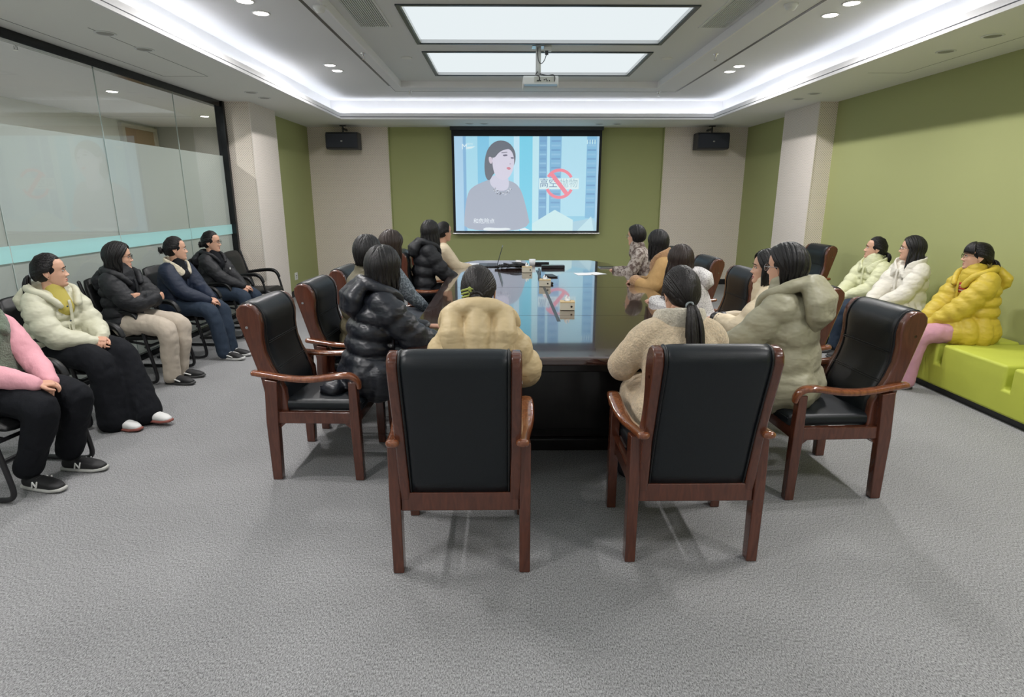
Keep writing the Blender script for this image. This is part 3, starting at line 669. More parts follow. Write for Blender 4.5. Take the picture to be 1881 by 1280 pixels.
# ================================================================== WOODEN CONFERENCE CHAIRS
def make_wood_chair():
    t = empty('conference_chair')
    # side rails: scroll-topped S profile (y, z), outside the leather
    back = [(-.262, .345), (-.30, .60), (-.345, .76), (-.385, .90), (-.402, .965), (-.398, 1.0), (-.375, 1.025), (-.335, 1.03)]
    front = [(-.300, 1.015), (-.272, .975), (-.262, .92), (-.268, .84), (-.262, .76), (-.236, .68), (-.195, .60), (-.165, .54), (-.155, .345)]
    prof = back+front
    for s in (-1, 1):
        a, c = sorted((s*.212, s*.258))
        m = MB().prism(prof, a, c, 'x').build('side_rail', M_wood, t, bevel=.012, seg=3); 
        q = MB().lathe([(.008, 0), (.008, .002)], n=10).build('screw_cap', M_chrome, m); q.rotation_euler = (0, R(90), 0); q.location = (s*.258, -.345, .90)
        # legs
        xo, xi = s*.300, s*.252
        a, c = sorted((xo, xi))
        MB().prism([(-.270, 0), (-.215, 0), (-.205, .36), (-.19, .60), (-.262, .61), (-.275, .36)], a, c, 'x').build('leg', M_wood, t, bevel=.006)
        MB().prism([(.215, 0), (.265, 0), (.262, .36), (.255, .60), (.208, .60), (.205, .36)], a, c, 'x').build('leg', M_wood, t, bevel=.006)
        # arm: swept board
        path = [(-.33, .640), (-.24, .628), (-.12, .612), (.0, .612), (.10, .626), (.18, .640), (.235, .635), (.265, .60), (.268, .565)]
        xs = [.262, .268, .282, .292, .296, .296, .292, .284, .280]
        P, rr = smoothpath([(s*x, y, z) for x, (y, z) in zip(xs, path)], 2, [(.028, .017)]*3+[(.034, .018)]*3+[(.030, .017), (.026, .015), (.023, .012)])
        part('armrest', [tube(P, rr, 12, True, side=(1, 0, 0), power=.75)], M_woodarm, t)
    # seat frame
    b = MB(); b.box(-.252, .252, .212, .252, .345, .415); b.box(-.252, .252, -.262, -.222, .300, .385); b.box(-.285, -.252, -.21, .21, .345, .415); b.box(.252, .285, -.21, .21, .345, .415)
    b.build('seat_frame', M_wood, t, bevel=.005)
    b = MB()
    for s in (-1, 1):
        b.prism([(-.21, .345), (-.21, .31), (-.17, .345)], s*.26, s*.275, 'x'); b.prism([(.205, .345), (.205, .31), (.165, .345)], s*.26, s*.275, 'x')
    b.build('corner_brace', M_wood, t)
    # seat cushion
    c = MB().box(-.25, .25, -.20, .27, .405, .475).build('seat_cushion', M_leather, t, bevel=.028, seg=4)
    for q in ([(-.235, -.19, .452), (-.235, .255, .452)], [(.235, -.19, .452), (.235, .255, .452)], [(-.235, .268, .452), (.235, .268, .452)]): part('piping', [tube(q, .004, 6)], M_leather, c)
    # leather back: profile between rails, front slightly proud, rolled top
    fr = [(-.170, .38), (-.175, .52), (-.205, .60), (-.240, .68), (-.262, .76), (-.268, .84), (-.262, .92), (-.275, .975), (-.305, 1.018), (-.345, 1.033)]
    bk = [(-.383, 1.025), (-.405, .995), (-.404, .96), (-.388, .90), (-.348, .77), (-.305, .62), (-.250, .38)]
    N = 12
    mb = MB(); poly = smoothpath([(0, y, z) for y, z in fr+bk], 1)[:, 1:]
    n = len(poly); V = []; F = []; cy = poly[:, 0].mean(); cz = poly[:, 1].mean()
    for i in range(N+1):
        x = -.213+.426*i/N; q = 1-abs(i-N/2)/(N/2); bulge = .012*min(1, q*4)**.5
        for (y, z) in poly:
            dy = bulge if (y > np.interp(z, [.44, 1.03], [-.21, -.33])) else -bulge*.5
            V.append((x, y+dy*(1 if z < 1.0 else .3), z+(bulge*.5 if z > 1.0 else 0)))
    for i in range(N):
        for j in range(n): F.append((i*n+j, i*n+(j+1) % n, (i+1)*n+(j+1) % n, (i+1)*n+j))
    F.append(tuple(range(n))[::-1]); F.append(tuple(N*n+j for j in range(n)))
    mb.add(V, F); m = mb.build('backrest', M_leather, t, smooth=True)
    for z, y in ((.645, -.213), (.655, -.218), (.80, -.252), (.81, -.252)): part('stitched_seam', [tube([(-.205, y, z), (.205, y, z)], .003, 6)], M_leather2, m)
    for s in (-1, 1):
        P = [(s*.207, y+.004, z) for y, z in fr[2:]]+[(s*.207, y-.002, z) for y, z in bk]
        part('piping', [tube(smoothpath(P, 1), .0045, 6)], M_leather2, m)
    return t
chair0 = make_wood_chair()
def az(a): return -R(a)      # azimuth clockwise from the view direction +Y
wc = [  # x, y, azimuth of the seat front, label
 (-.195, 2.54, 0, "wooden armchair nearest the camera, the left of two seen from behind"),
 (.835, 2.61, 0, "wooden armchair at the near table end seen from behind, below the ponytail"),
 (-1.08, 3.46, 92, "front left wooden armchair, black leather back and arm in full view"),
 (-1.03, 4.24, 92, "second wooden armchair along the table's left side, behind the long black coat"),
 (-1.02, 5.03, 92, "third wooden armchair on the table's left, only its reddish rail behind the olive coat"),
 (-.80, 6.62, 86, "wooden armchair under the long-haired black puffer, far left of the table"),
 (-.78, 7.42, 86, "farthest wooden armchair on the table's left side, nearest the screen"),
 (1.77, 3.20, -92, "front right wooden armchair under the sage long coat, dark side rail in view"),
 (1.80, 4.02, -90, "wooden armchair under the cream jacket woman, hidden behind the sage coat"),
 (1.66, 4.86, -92, "wooden armchair with a tall leather back beside the ivory jacket profile"),
 (1.68, 5.86, -92, "wooden armchair whose rail shows just right of the white checked coat"),
 (1.66, 6.95, -92, "farthest wooden armchair on the table's right side"),
 (3.58, 7.35, -92, "empty wooden armchair alone against the right green wall by the pier"),
]
for i, (x, y, a, l) in enumerate(wc):
    c = chair0 if i == 0 else copy_tree(chair0)
    c.location = (x, y, 0); c.rotation_euler = (0, 0, az(a)); tag(c, l, 'chair', 'wooden conference armchairs')
wc_objs = None

# ================================================================== BLACK CANTILEVER VISITOR CHAIRS
def make_visitor_chair():
    t = empty('visitor_chair')
    for s in (-1, 1):
        x = s*.27
        P = smoothpath([(x, -.30, .90), (x, -.245, .70), (x, -.20, .56), (x, -.17, .46)], 2)
        path = [(x, -.235, .61), (x, -.10, .625), (x, .05, .64), (x, .14, .625), (x, .185, .56), (x, .235, .30), (x, .27, .12), (x, .275, .045), (x, .235, .018), (x, .1, .018), (x, -.24, .018)]
        part('frame_tube', [tube(smoothpath(path, 2), (.014), 10)], M_black, t) if False else part('frame_tube', [tube(smoothpath(path, 2), [.0145]*len(smoothpath(path, 2)), 10)], M_black, t)
        part('back_tube', [tube(P, [.014]*len(P), 8)], M_black, t)
        ap = smoothpath([(x, -.20, .622), (x, -.08, .640), (x, .05, .655), (x, .13, .645), (x, .175, .60), (x, .19, .555)], 2)
        part('arm_pad', [tube(ap, [(.028, .017)]*len(ap), 10, side=(1, 0, 0))], M_leather2, t)
    for p, q, r_ in (((-.27, -.24, .018), (.27, -.24, .018), .014), ((-.27, .21, .34), (.27, .21, .34), .012), ((-.27, -.17, .40), (.27, -.17, .40), .012), ((-.2, .21, .34), (-.2, -.17, .40), .012), ((.2, .21, .34), (.2, -.17, .40), .012)):
        part('cross_tube', [tube([p, q], r_, 8)], M_black, t)
    g = remesh([tube([(0, -.2, .415), (0, .02, .405), (0, .20, .415), (0, .25, .40)], [(.235, .03), (.24, .036), (.235, .036), (.225, .02)], 20, side=(1, 0, 0), power=.6)], .012, 2)
    part('seat_cushion', [g], M_leather2, t)
    g1 = tube([(0, -.185, .46), (0, -.20, .55), (0, -.225, .645)], [(.225, .022), (.232, .034), (.225, .024)], 20, side=(1, 0, 0), power=.6)
    g2 = tube([(0, -.232, .66), (0, -.262, .75), (0, -.29, .84), (0, -.315, .90)], [(.225, .024), (.232, .036), (.225, .036), (.20, .024)], 20, side=(1, 0, 0), power=.6)
    g = remesh([g1, g2, tube([(0, -.22, .60), (0, -.235, .70)], [(.22, .014), (.22, .014)], 16, side=(1, 0, 0))], .012, 1)
    part('backrest', [g], M_leather2, t)
    return t
v0 = make_visitor_chair()
vcs = [(-2.88, 3.20, 96, 'black leather cantilever chair cropped by the left edge, under the green fleece vest'),
       (-3.18, 4.24, 95, 'black leather cantilever chair under the woman in the cream puffer with white shoes'),
       (-3.30, 5.28, 95, 'black cantilever chair under the woman in beige trousers, near arm in view'),
       (-3.30, 6.13, 93, 'black leather cantilever chair under the woman in navy with a cream collar'),
       (-3.30, 7.00, 92, 'black leather cantilever chair under the woman in black with glasses by the glass wall'),
       (-3.28, 7.82, 90, 'empty black leather cantilever chair at the far end of the row by the left pier')]
for i, (x, y, a, l) in enumerate(vcs):
    c = v0 if i == 0 else copy_tree(v0)
    c.location = (x, y, 0); c.rotation_euler = (0, 0, az(a)); tag(c, l, 'chair', 'black visitor chairs by the glass wall')

# ================================================================== LIME BENCH
bn = tag(empty('bench', (3.62, 0, 0)), 'long lime green upholstered bench with notched seat blocks along the right wall', 'bench')
ys = [2.66, 3.35, 4.03, 4.73, 5.42, 6.11, 6.80]
poly = [(ys[0], .055), (ys[0], .42)]
for k in range(1, len(ys)-1): poly += [(ys[k]-.03, .42), (ys[k]-.03, .245), (ys[k]+.03, .245), (ys[k]+.03, .42)]
poly += [(ys[-1], .42), (ys[-1], .055)]
MB().prism(poly, 0, .70, 'x').build('upholstered_body', M_lime, bn, bevel=.022, seg=4)
MB().box(.04, .70, ys[0]+.03, ys[-1]-.03, 0, .056).build('plinth', M_black, bn)
# ================================================================== PEOPLE
def interp(z, tab, k): return np.interp(z, [t[0] for t in tab], [t[k] for t in tab])
HT = [  # z, front y, back y, half width
 (-.116, .060, .020, .012), (-.111, .074, .005, .030), (-.098, .081, -.012, .042), (-.080, .082, -.030, .050), (-.060, .083, -.052, .057), (-.030, .085, -.072, .064),
 (0, .085, -.086, .069), (.030, .090, -.094, .0735), (.060, .086, -.096, .075), (.085, .070, -.084, .069), (.100, .052, -.068, .057), (.110, .032, -.048, .042), (.117, .008, -.024, .020)]
def g2(x, z, x0, z0, sx, sz): return np.exp(-((x-x0)/sx)**2-((z-z0)/sz)**2)
def head_geo():
    zs = np.concatenate([[-.1165], np.linspace(-.115, -.095, 6), np.linspace(-.090, .035, 44), np.linspace(.042, .100, 10), [.106, .111, .115, .1175]])
    n = 56; a = np.linspace(0, 2*PI, n, endpoint=False); a = a+.42*np.sin(a)*-1   # denser at the front (a = 0)
    V = []
    for z in zs:
        yf, yb, wd = (float(interp(z, HT, k)) for k in (1, 2, 3))
        c = np.cos(a); s = np.sin(a)
        ym = yb+(yf-yb)*.48
        x = wd*np.sign(s)*np.abs(s)**.92
        y = np.where(c > 0, ym+(yf-ym)*np.abs(c)**.80, ym-(ym-yb)*np.abs(c)**.95)
        fr = np.clip(c, 0, 1)**.5
        d = 0*x
        nose_z = np.interp(z, [-.048, -.042, -.034, -.024, -.010, .004, .016], [0, .010, .0235, .017, .010, .005, 0])
        nw = np.interp(z, [-.042, -.03, -.015, .01], [.0115, .0105, .008, .0075])
        d = d+nose_z*np.exp(-(x/nw)**2)
        for sx in (-1, 1):
            d = d+.0090*g2(x, z, sx*.0135, -.037, .0065, .0065)-.0085*g2(x, z, sx*.031, .003, .016, .011)+.0045*g2(x, z, sx*.031, .000, .012, .0075)
            d = d+.0030*g2(x, z, sx*.028, .021, .018, .007)+.0050*g2(x, z, sx*.038, -.030, .018, .016)
        d = d+.0065*g2(x, z, 0, -.0620, .019, .0042)+.0070*g2(x, z, 0, -.0730, .016, .0048)-.0035*g2(x, z, 0, -.0675, .022, .0018)
        d = d+.0060*g2(x, z, 0, -.100, .020, .012)-.002*g2(x, z, 0, -.083, .02, .004)
        V += [(x[i], y[i]+d[i]*fr[i], z) for i in range(n)]
    V = np.array(V); k = len(zs); F = []
    for j in range(k-1):
        for i in range(n): F.append((j*n+i, j*n+(i+1) % n, (j+1)*n+(i+1) % n, (j+1)*n+i))
    F = [f[::-1] for f in F]
    F.append(tuple(range(n))); F.append(tuple((k-1)*n+i for i in range(n))[::-1])
    # lips get their own colour
    mi = []
    for f in F:
        c = V[list(f)].mean(0); lw = .0215*(1-((c[2]+.0675)/.0105)**2) if abs(c[2]+.0675) < .0105 else 0
        mi.append(1 if c[1] > .05 and abs(c[0]) < lw else 0)
    return V, F, mi
HEAD = head_geo()
def ear_geo(s):
    base = np.array([s*.0725, -.008, -.008])
    rim = [(0, .006, -.028), (.004, .010, -.012), (.009, .012, .006), (.012, .006, .022), (.012, -.008, .029), (.011, -.020, .020), (.010, -.021, .002), (.006, -.014, -.014), (.003, -.004, -.028), (.002, .003, -.034)]
    P = np.array([(s*q[0], q[1], q[2]) for q in rim])+base
    g1 = tube(smoothpath(P, 1), .0038, 6)
    g2_ = ellipsoid(base+np.array([s*.005, -.005, 0]), (.005, .014, .027), nu=12, nv=8)
    return [g1, g2_]
EARS = ear_geo(-1)+ear_geo(1)

SKIN = mat('skin', srgb(214, 168, 142), 0.5, vary=(25, .03))
SKIN2 = mat('skin_hand', srgb(208, 158, 132), 0.5)
LIP = mat('lips', srgb(176, 98, 92), 0.4)
EYEW = mat('eye_white', (.75, .73, .70, 1), 0.2); EYED = mat('eye_dark', (.015, .009, .006, 1), 0.15)
BROW = mat('eyebrow_hair', (.018, .013, .011, 1), 0.7)
def hair_mat(n, c):
    m = mat(n, c, 0.42, bump=(60, .4, (3.0, 3.0, .25), 2), spec=.38); return m
HBLK = hair_mat('black_hair', (.0085, .0075, .0080, 1)); HBRN = hair_mat('dark_brown_hair', (.026, .015, .011, 1)); HBB = hair_mat('soft_black_hair', (.014, .011, .010, 1))

def shell(d, off=0.0):
    """point on the skull shell in direction d (head space)"""
    d = unit(d); c = np.array([0, -.006, .004]); r = np.array([.079+off, .097+off, .1185+off])
    t = 1/np.linalg.norm(d/r); return c+d*t
def dirv(a, e): return np.array([math.sin(a)*math.cos(e), math.cos(a)*math.cos(e), math.sin(e)])
def slerp(a, b, t):
    a, b = unit(a), unit(b); w_ = math.acos(max(-1, min(1, float(a@b))))
    if w_ < 1e-4: return a
    return (a*math.sin((1-t)*w_)+b*math.sin(t*w_))/math.sin(w_)
def lock(pts, w_=.011, th=.0045, taper=.25, n=6):
    P = np.asarray(pts, float); k = len(P); t = np.linspace(0, 1, k)
    prof = np.clip(np.minimum(1, .45+t*4), 0, 1)*np.where(t > .7, 1-(1-taper)*(t-.7)/.3, 1)
    # keep the flat side against the head: side = tangent x outward
    T = np.gradient(P, axis=0); T /= np.maximum(np.linalg.norm(T, axis=1, keepdims=True), 1e-9)
    c = np.array([0, -.006, .0]); V = []
    for i in range(k):
        out = P[i]-c; out[2] *= (1 if P[i][2] > 0 else 0); out = unit(out-T[i]*(out@T[i]))
        sd = np.cross(T[i], out)
        for j in range(n):
            a = 2*PI*j/n; V.append(P[i]+sd*math.cos(a)*w_*prof[i]+out*math.sin(a)*th*prof[i])
    F = []
    for j in range(k-1):
        for i in range(n): F.append((j*n+i, j*n+(i+1) % n, (j+1)*n+(i+1) % n, (j+1)*n+i))
    F.append(tuple(range(n))[::-1]); F.append(tuple((k-1)*n+i for i in range(n)))
    return np.array(V), F
def hairline(a):
    """elevation of the hairline at azimuth a (0 = face)"""
    a = abs(math.degrees(a)); return R(np.interp(a, [0, 30, 50, 66, 80, 95, 115, 140, 180], [48, 46, 38, 20, 4, 8, -8, -30, -36]))
def hair_geos(style, length=.22, bangs=False, flare=.0, rnd=None, cover=62, tie=(180, 8), tail=.28, part_x=0.0, tail_side=0.0, tail_out=.02, thick=1.0):
    rnd = rnd or random.Random(1); G = []
    capo = [ellipsoid((0, -.010, .031), (.0785, .0975, .0915), nu=28, nv=20), ellipsoid((0, -.030, .020), (.0795, .082, .100), nu=24, nv=18)]
    if style in ('down', 'short'): capo.append(ellipsoid((0, -.030, -.01), (.0815, .074, .085), nu=24, nv=16))
    V, F = remesh(capo, .007, 3)
    G.append((V, F))
    if style in ('down', 'short'):
        for layer in range(2):
            for s in (-1, 1):
                N = 40 if layer == 0 else 34
                for i in range(N):
                    q = (i+.5*layer+rnd.uniform(-.25, .25))/(N-1); q = min(max(q, 0), 1)
                    st_ = slerp(dirv(R(0), R(52)), dirv(R(180), R(50)), q); st_ = unit(st_+np.array([part_x+s*.01, 0, 0]))
                    a_end = R(cover+(178-cover)*q**.85)*s
                    e_end = R(np.interp(q, [0, .3, 1], [-2, -8, -22]))
                    en = dirv(a_end, e_end)
                    off = .008+.007*layer*thick+rnd.uniform(0, .004)
                    P = [shell(slerp(st_, en, t), off+.006*math.sin(t*PI)*thick) for t in np.linspace(0, 1, 8)]
                    L = length*(1+rnd.uniform(-.07, .05)); z0 = P[-1][2]; nseg = max(2, int((z0+L)/.03))
                    b0 = P[-1].copy(); o2 = unit([b0[0], b0[1]*.9, 0])
                    for k in range(1, nseg+1):
                        t = k/nseg; z = z0-(z0+L)*t
                        inn = -.012*math.sin(min(1, t*1.2)*PI*.5) if style == 'short' else 0
                        P.append(b0+o2*(inn+flare*t+.004*math.sin(t*5+i))*1.0+np.array([rnd.uniform(-.002, .002), rnd.uniform(-.002, .002), z-z0]))
                    G.append(lock(P, .0105, .0042))
        if bangs:
            for i in range(22):
                q = i/21; a = R(-48+96*q)
                st_ = dirv(a*.35, R(72)); en = dirv(a, R(13+4*abs(q-.5)*2))
                G.append(lock([shell(slerp(st_, en, t), .010+.005*math.sin(t*PI)) for t in np.linspace(0, 1, 7)], .0085, .004))
    else:
        td = dirv(R(tie[0]), R(tie[1]))
        for layer in range(2):
            N = 96
            for i in range(N):
                a = 2*PI*(i+.5*layer)/N-PI+rnd.uniform(-.02, .02)
                if bangs and abs(a) < R(40): continue
                e = hairline(a)+R(rnd.uniform(0, 2)+layer*9)
                st_ = dirv(a, e)
                up = unit(st_+td*.3+np.array([0, 0, .55*max(0, math.cos(a))]))
                P = []; rnd_o = rnd.random()
                for t in np.linspace(0, 1, 9):
                    d = unit((1-t)**2*st_+2*t*(1-t)*up*.9+t*t*td)
                    P.append(shell(d, .0055+.006*math.sin(min(1, t*1.3)*PI*.5)+.002*layer+rnd_o*.0015*math.sin(t*PI)))
                G.append(lock(P, .0085, .0024, taper=.55))
        if bangs:
            for i in range(24):
                q = i/23; a = R(-60+120*q)
                st_ = dirv(a*.35, R(74)); en = dirv(a, R(14-6*abs(q-.5)*2))
                G.append(lock([shell(slerp(st_, en, t), .009+.006*math.sin(t*PI)) for t in np.linspace(0, 1, 7)], .0085, .004))
        tp = shell(td, .012)
        if style == 'ponytail':
            out = unit([td[0], td[1], 0])
            for i in range(26):
                a = rnd.uniform(0, 2*PI); r_ = math.sqrt(rnd.random()); dx, dz = math.cos(a)*r_, math.sin(a)*r_
                P = [tp+out*-.004]
                for t in np.linspace(.08, 1, 10):
                    sp = .014+.036*math.sin(min(1, t*1.15)*PI*.75)
                    P.append(tp+out*(.030*math.sin(min(1, t*3)*PI/2)+tail_out*t-.012*t)+np.array([dx*sp+tail_side*t, dz*sp*.55*out[1]*-1, -tail*(t**1.25)*(1+.06*dz)+.01*math.sin(min(t*4, 1)*PI)]))
                G.append(lock(P, .010, .006, taper=.2))
        if style == 'bun':
            c0 = tp+unit(td)*.022
            G.append(ellipsoid(c0, (.030, .024, .028), nu=16, nv=10))
            for i in range(12):
                a0 = rnd.uniform(0, 2*PI); tilt = rnd.uniform(-.7, .7); P = []
                for t in np.linspace(0, 1.4*PI, 9):
                    v = np.array([math.cos(t+a0)*.030, math.sin(tilt)*math.sin(t+a0)*.02, math.sin(t+a0)*.028])
                    P.append(c0+v)
                G.append(tube(P, [(.008, .006)]*len(P), 6))
            for i in range(5):
                a0 = rnd.uniform(0, 2*PI); e = c0+np.array([math.cos(a0)*.05, -.012, math.sin(a0)*.05]); G.append(lock([c0, (c0+e)/2+[0, -.012, 0], e], .005, .002))
    return G

def hand_geos(W, d, n, side, curl=.7, hs=1.0, fa=None):
    """hand at wrist W, pointing along d, palm facing n; side=+1 right hand. returns closed pieces"""
    d = unit(d); n = unit(n-np.dot(n, d)*d); s = unit(np.cross(d, n))*side   # s: towards the little finger
    fa = d if fa is None else unit(fa)
    G = [tube([W-fa*.05, W-fa*.01, W+d*.02, W+d*.05, W+d*.082], np.array([(.024, .019), (.024, .018), (.030, .016), (.038, .0145), (.037, .012)])*hs, 14, side=s, power=.85)]
    lens = [.066, .074, .069, .054]; offs = [-.0275, -.0095, .0090, .0265]
    for L, o in zip(lens, offs):
        p = W+d*(.080-abs(o)*.15)*hs+s*o*hs; ang = 0; P = [p-d*.015, p]; dd = d
        for k, f in enumerate((.45, .30, .25)):
            ang += curl*(.55, .8, .6)[k]; dd = d*math.cos(ang)+n*math.sin(ang)+s*o*1.5
            p = p+unit(dd)*L*f*hs; P.append(p)
        G.append(tube(smoothpath(P, 1), np.linspace(.0090, .0068, len(smoothpath(P, 1)))*hs, 8))
    p = W+d*.022*hs-s*.020*hs; P = [p, p+(-s*.026+d*.020+n*.010)*hs, p+(-s*.036+d*.046+n*.018)*hs, p+(-s*.034+d*.066+n*.024)*hs]
    G.append(tube(smoothpath(P, 1), np.linspace(.0125, .0078, len(smoothpath(P, 1)))*hs, 8))
    return G

def ik(S, W, l1, l2, hint):
    S, W = np.array(S, float), np.array(W, float); v = W-S; d = np.linalg.norm(v)
    if d > (l1+l2)*.985: W = S+v/d*(l1+l2)*.985; v = W-S; d = np.linalg.norm(v)
    d = max(d, abs(l1-l2)+.03); u = v/np.linalg.norm(v); a = (l1*l1-l2*l2+d*d)/(2*d); h = math.sqrt(max(l1*l1-a*a, 0))
    hv = np.array(hint, float); hv = unit(hv-u*(hv@u)); return S+u*a+hv*h, S+u*d
def puffed(P, Rr, m, n, depth, phase=0):
    """resample a limb path and give it quilted bulges"""
    P, Rr = smoothpath(P, 2, Rr); Q, S = resample(P, m, Rr); t = np.linspace(0, 1, m)
    k = np.abs(np.sin(PI*(n*t+phase)))**.55; f = 1-depth*(1-k)
    return Q, S*f[:, None]

def shoe_build(parent, A, fd, style, key):
    """A = ankle point on foot axis (floor-level z of sole), fd = foot direction (2D), style dict"""
    t = empty('shoe'); t.parent = parent; z0 = A[2]; t.location = (A[0], A[1], z0); t.rotation_euler = (R(-style.get('pitch', 0)), 0, math.atan2(-fd[0], fd[1]))
    up = [tube([(0, -.055, .045), (0, 0, .045), (0, .07, .042), (0, .13, .036), (0, .165, .030)], [(.034, .034), (.038, .040), (.043, .034), (.043, .026), (.030, .018)], 16, side=(1, 0, 0), power=.85), ellipsoid((0, -.035, .06), (.033, .038, .045)), tube([(0, -.035, .05), (0, -.04, .10)], [(.034, .038), (.034, .040)], 14, side=(1, 0, 0))]
    g = remesh(up, .008, 3); part('upper', [g], style['upper'], t)
    ch = style.get('chunk', 1)
    sl = tube([(0, -.082, .014*ch), (0, -.03, .013*ch), (0, .05, .013*ch), (0, .12, .014*ch), (0, .178, .020*ch)], [(.030, .014*ch), (.037, .0135*ch), (.042, .0135*ch), (.045, .0135*ch), (.030, .011*ch)], 18, side=(1, 0, 0), power=.6)
    part('sole', [sl], style['sole'], t)
    lc = []
    for k in range(5):
        y = .035+k*.020; z = .080-k*.0095; lc.append(tube([(-.020, y, z-.004), (0, y+.004, z), (.020, y, z-.004)], .0032, 6))
    part('laces', lc, style['lace'], t)
    if style.get('logo'):
        for s in (-1, 1):
            b = MB(); pts = [(.018, .028), (.028, .062), (.050, .034), (.060, .066)]
            for a, c in zip(pts[:-1], pts[1:]):
                P = [(s*(.0455-.10*abs(q-.045)), q, zz) for q, zz in (a, c)]; b.geo(tube([np.array(P[0]), np.array(P[1])], .0042, 8))
            b.build('side_letter', style['logo'], t, smooth=True)
    if style.get('accent'):
        for s in (-1, 1):
            b = MB(); b.geo(tube(smoothpath([(s*.036, -.04, .035), (s*.044, .02, .055), (s*.046, .08, .038)], 2), .006, 8)); b.build('side_panel', style['accent'], t, smooth=True)
    return t

def person(label, x, y, top, seatz, baz, haz, pitch=0, jacket=None, pants=None, shoes=None, hair=None, hairmat=None, hands=None, glasses=None, lean=0, seed=1,
           knee=None, near=True, feet=True, group=None, roll=0, extras=None, width=1.0, twist=0, slouch=0, nk=.150):
    """x,y pelvis; top head-top height; baz body azimuth, haz head azimuth (deg, clockwise from +Y)"""
    rnd = random.Random(seed); T = tag(empty('person', (x, y, 0), az(baz)), label, 'person', group)
    th = R(lean); HC = .128*.97; NK = nk
    L = (top-seatz-.10-HC-NK*math.cos(th*.6))/math.cos(th); L = min(max(L, .40), .60)
    Pv = np.array([0, 0, seatz+.10]); up = np.array([0, math.sin(th), math.cos(th)]); fw = np.array([0, math.cos(th), -math.sin(th)])
    tw = rz(-R(twist)); X = tw@np.array([1, 0, 0])
    def sp(t): return Pv+up*(L*t)+fw*(-.02*math.sin(t*PI))
    N_ = sp(1.0); fwt = tw@fw
    Hc = N_+np.array([0, math.sin(th*.6)*NK, math.cos(th*.6)*NK])+np.array([0, .012, 0])
    S = {s: sp(.90)+X*s*.148*width+np.array([0, 0, -.005]) for s in (-1, 1)}
    hd = hands or {}
    W = {}; E = {}; HD = {}; HN = {}
    for s in (-1, 1):
        tg = hd.get(s, (s*.07, .30, seatz+.17)); W_ = np.array(tg[:3]); hint = tg[3] if len(tg) > 3 else (s*.7, -.5, -.6)
        E[s], W[s] = ik(S[s], W_, .265, .235, hint)
        HD[s] = unit(tg[4]) if len(tg) > 4 else unit(np.array([-s*.75, .5, -.15])); HN[s] = np.array(tg[5] if len(tg) > 5 else (0, -.25, -1.0))
    # legs
    kn = knee or {}; Kn = {}; An = {}; Hp = {}; Fd = {}
    for s in (-1, 1):
        Hp[s] = Pv+np.array([s*.085, .0, -.01]); k = kn.get(s, {})
        Kn[s] = np.array(k.get('knee', (s*.11, .41, seatz+.06))); An[s] = np.array(k.get('ankle', (s*.11, .43, .10))); Fd[s] = np.array(k.get('foot', (s*.12, 1.0)))
    # ---------- head rotation
    hr = rz(-R(haz-baz))@rx(R(pitch))@ry(R(roll))
    hs = .97
    def toH(V): return (np.asarray(V)*hs)@hr.T+Hc
    # ---------- body: one mesh
    body = MB()
    core = [tube([sp(-.05), sp(.3), sp(.6), sp(.88)], [(.13, .09), (.11, .08), (.12, .085), (.10, .06)], 14, side=X), tube([sp(.85), N_+[0, .0, .02], Hc-hr@np.array([0, .018, .055])], [(.062, .052), (.050, .050), (.050, .052)], 14, side=X)]
    for s in (-1, 1):
        core.append(tube([S[s]-X*s*.05, S[s], E[s], W[s]], [.038, .038, .030, .022], 10))
        core.append(tube([Hp[s]+[0, .02, -.01], Kn[s]*.9+Hp[s]*.1-[0, 0, .025], Kn[s]*.5+An[s]*.5, An[s]], [.058, .044, .038, .030], 10))
    g = remesh(core, .014 if near else .018, 2); body.geo(g, 0)
    V, F, mi = HEAD; o_ = len(body.v); body.v += [tuple(q) for q in toH(V)]; body.f += [tuple(i+o_ for i in f) for f in F]; body.m += mi
    for e_ in EARS: body.geo((toH(e_[0]), e_[1]), 0)
    if jacket.get('hands', True):
        for s in (-1, 1):
            hg = hand_geos(W[s], HD[s], HN[s], s, hd.get('curl', .75), .92, W[s]-E[s]); body.geo(remesh(hg, .0036 if near else .0055, 2), 2)
    bo = body.build('body', [SKIN, LIP, SKIN2], T, smooth=True)
    # ---------- face details
    for s in (-1, 1):
        V, F = ellipsoid((s*.0312, .0785, .001), (.0135, .0078, .0062), nu=20, nv=12); c = V-np.array([s*.0312, .0785, .001])
        mi = []
        for f in F:
            q = c[list(f)].mean(0); mi.append(1 if (q[1] > 0 and (q[0]**2+q[2]**2) < .0058**2) else 0)
        lash = tube([(s*.017, .0855, .001), (s*.024, .0885, .0068), (s*.032, .0880, .0082), (s*.040, .0835, .0062), (s*.0455, .0775, .001)], .0015, 6)
        mb = MB(); o_ = 0; mb.v = [tuple(q) for q in toH(V)]; mb.f = F; mb.m = mi; mb.geo((toH(lash[0]), lash[1]), 1)
        mb.build('eye', [EYEW, EYED], T, smooth=True, fix=False)
        br = tube([(s*.014, .0925, .0200), (s*.025, .0930, .0245), (s*.037, .0880, .0245), (s*.047, .0780, .0190)], [(.0028, .0016), (.0034, .0018), (.0028, .0016), (.0012, .001)], 6)
        part('eyebrow', [(toH(br[0]), br[1])], BROW, T)
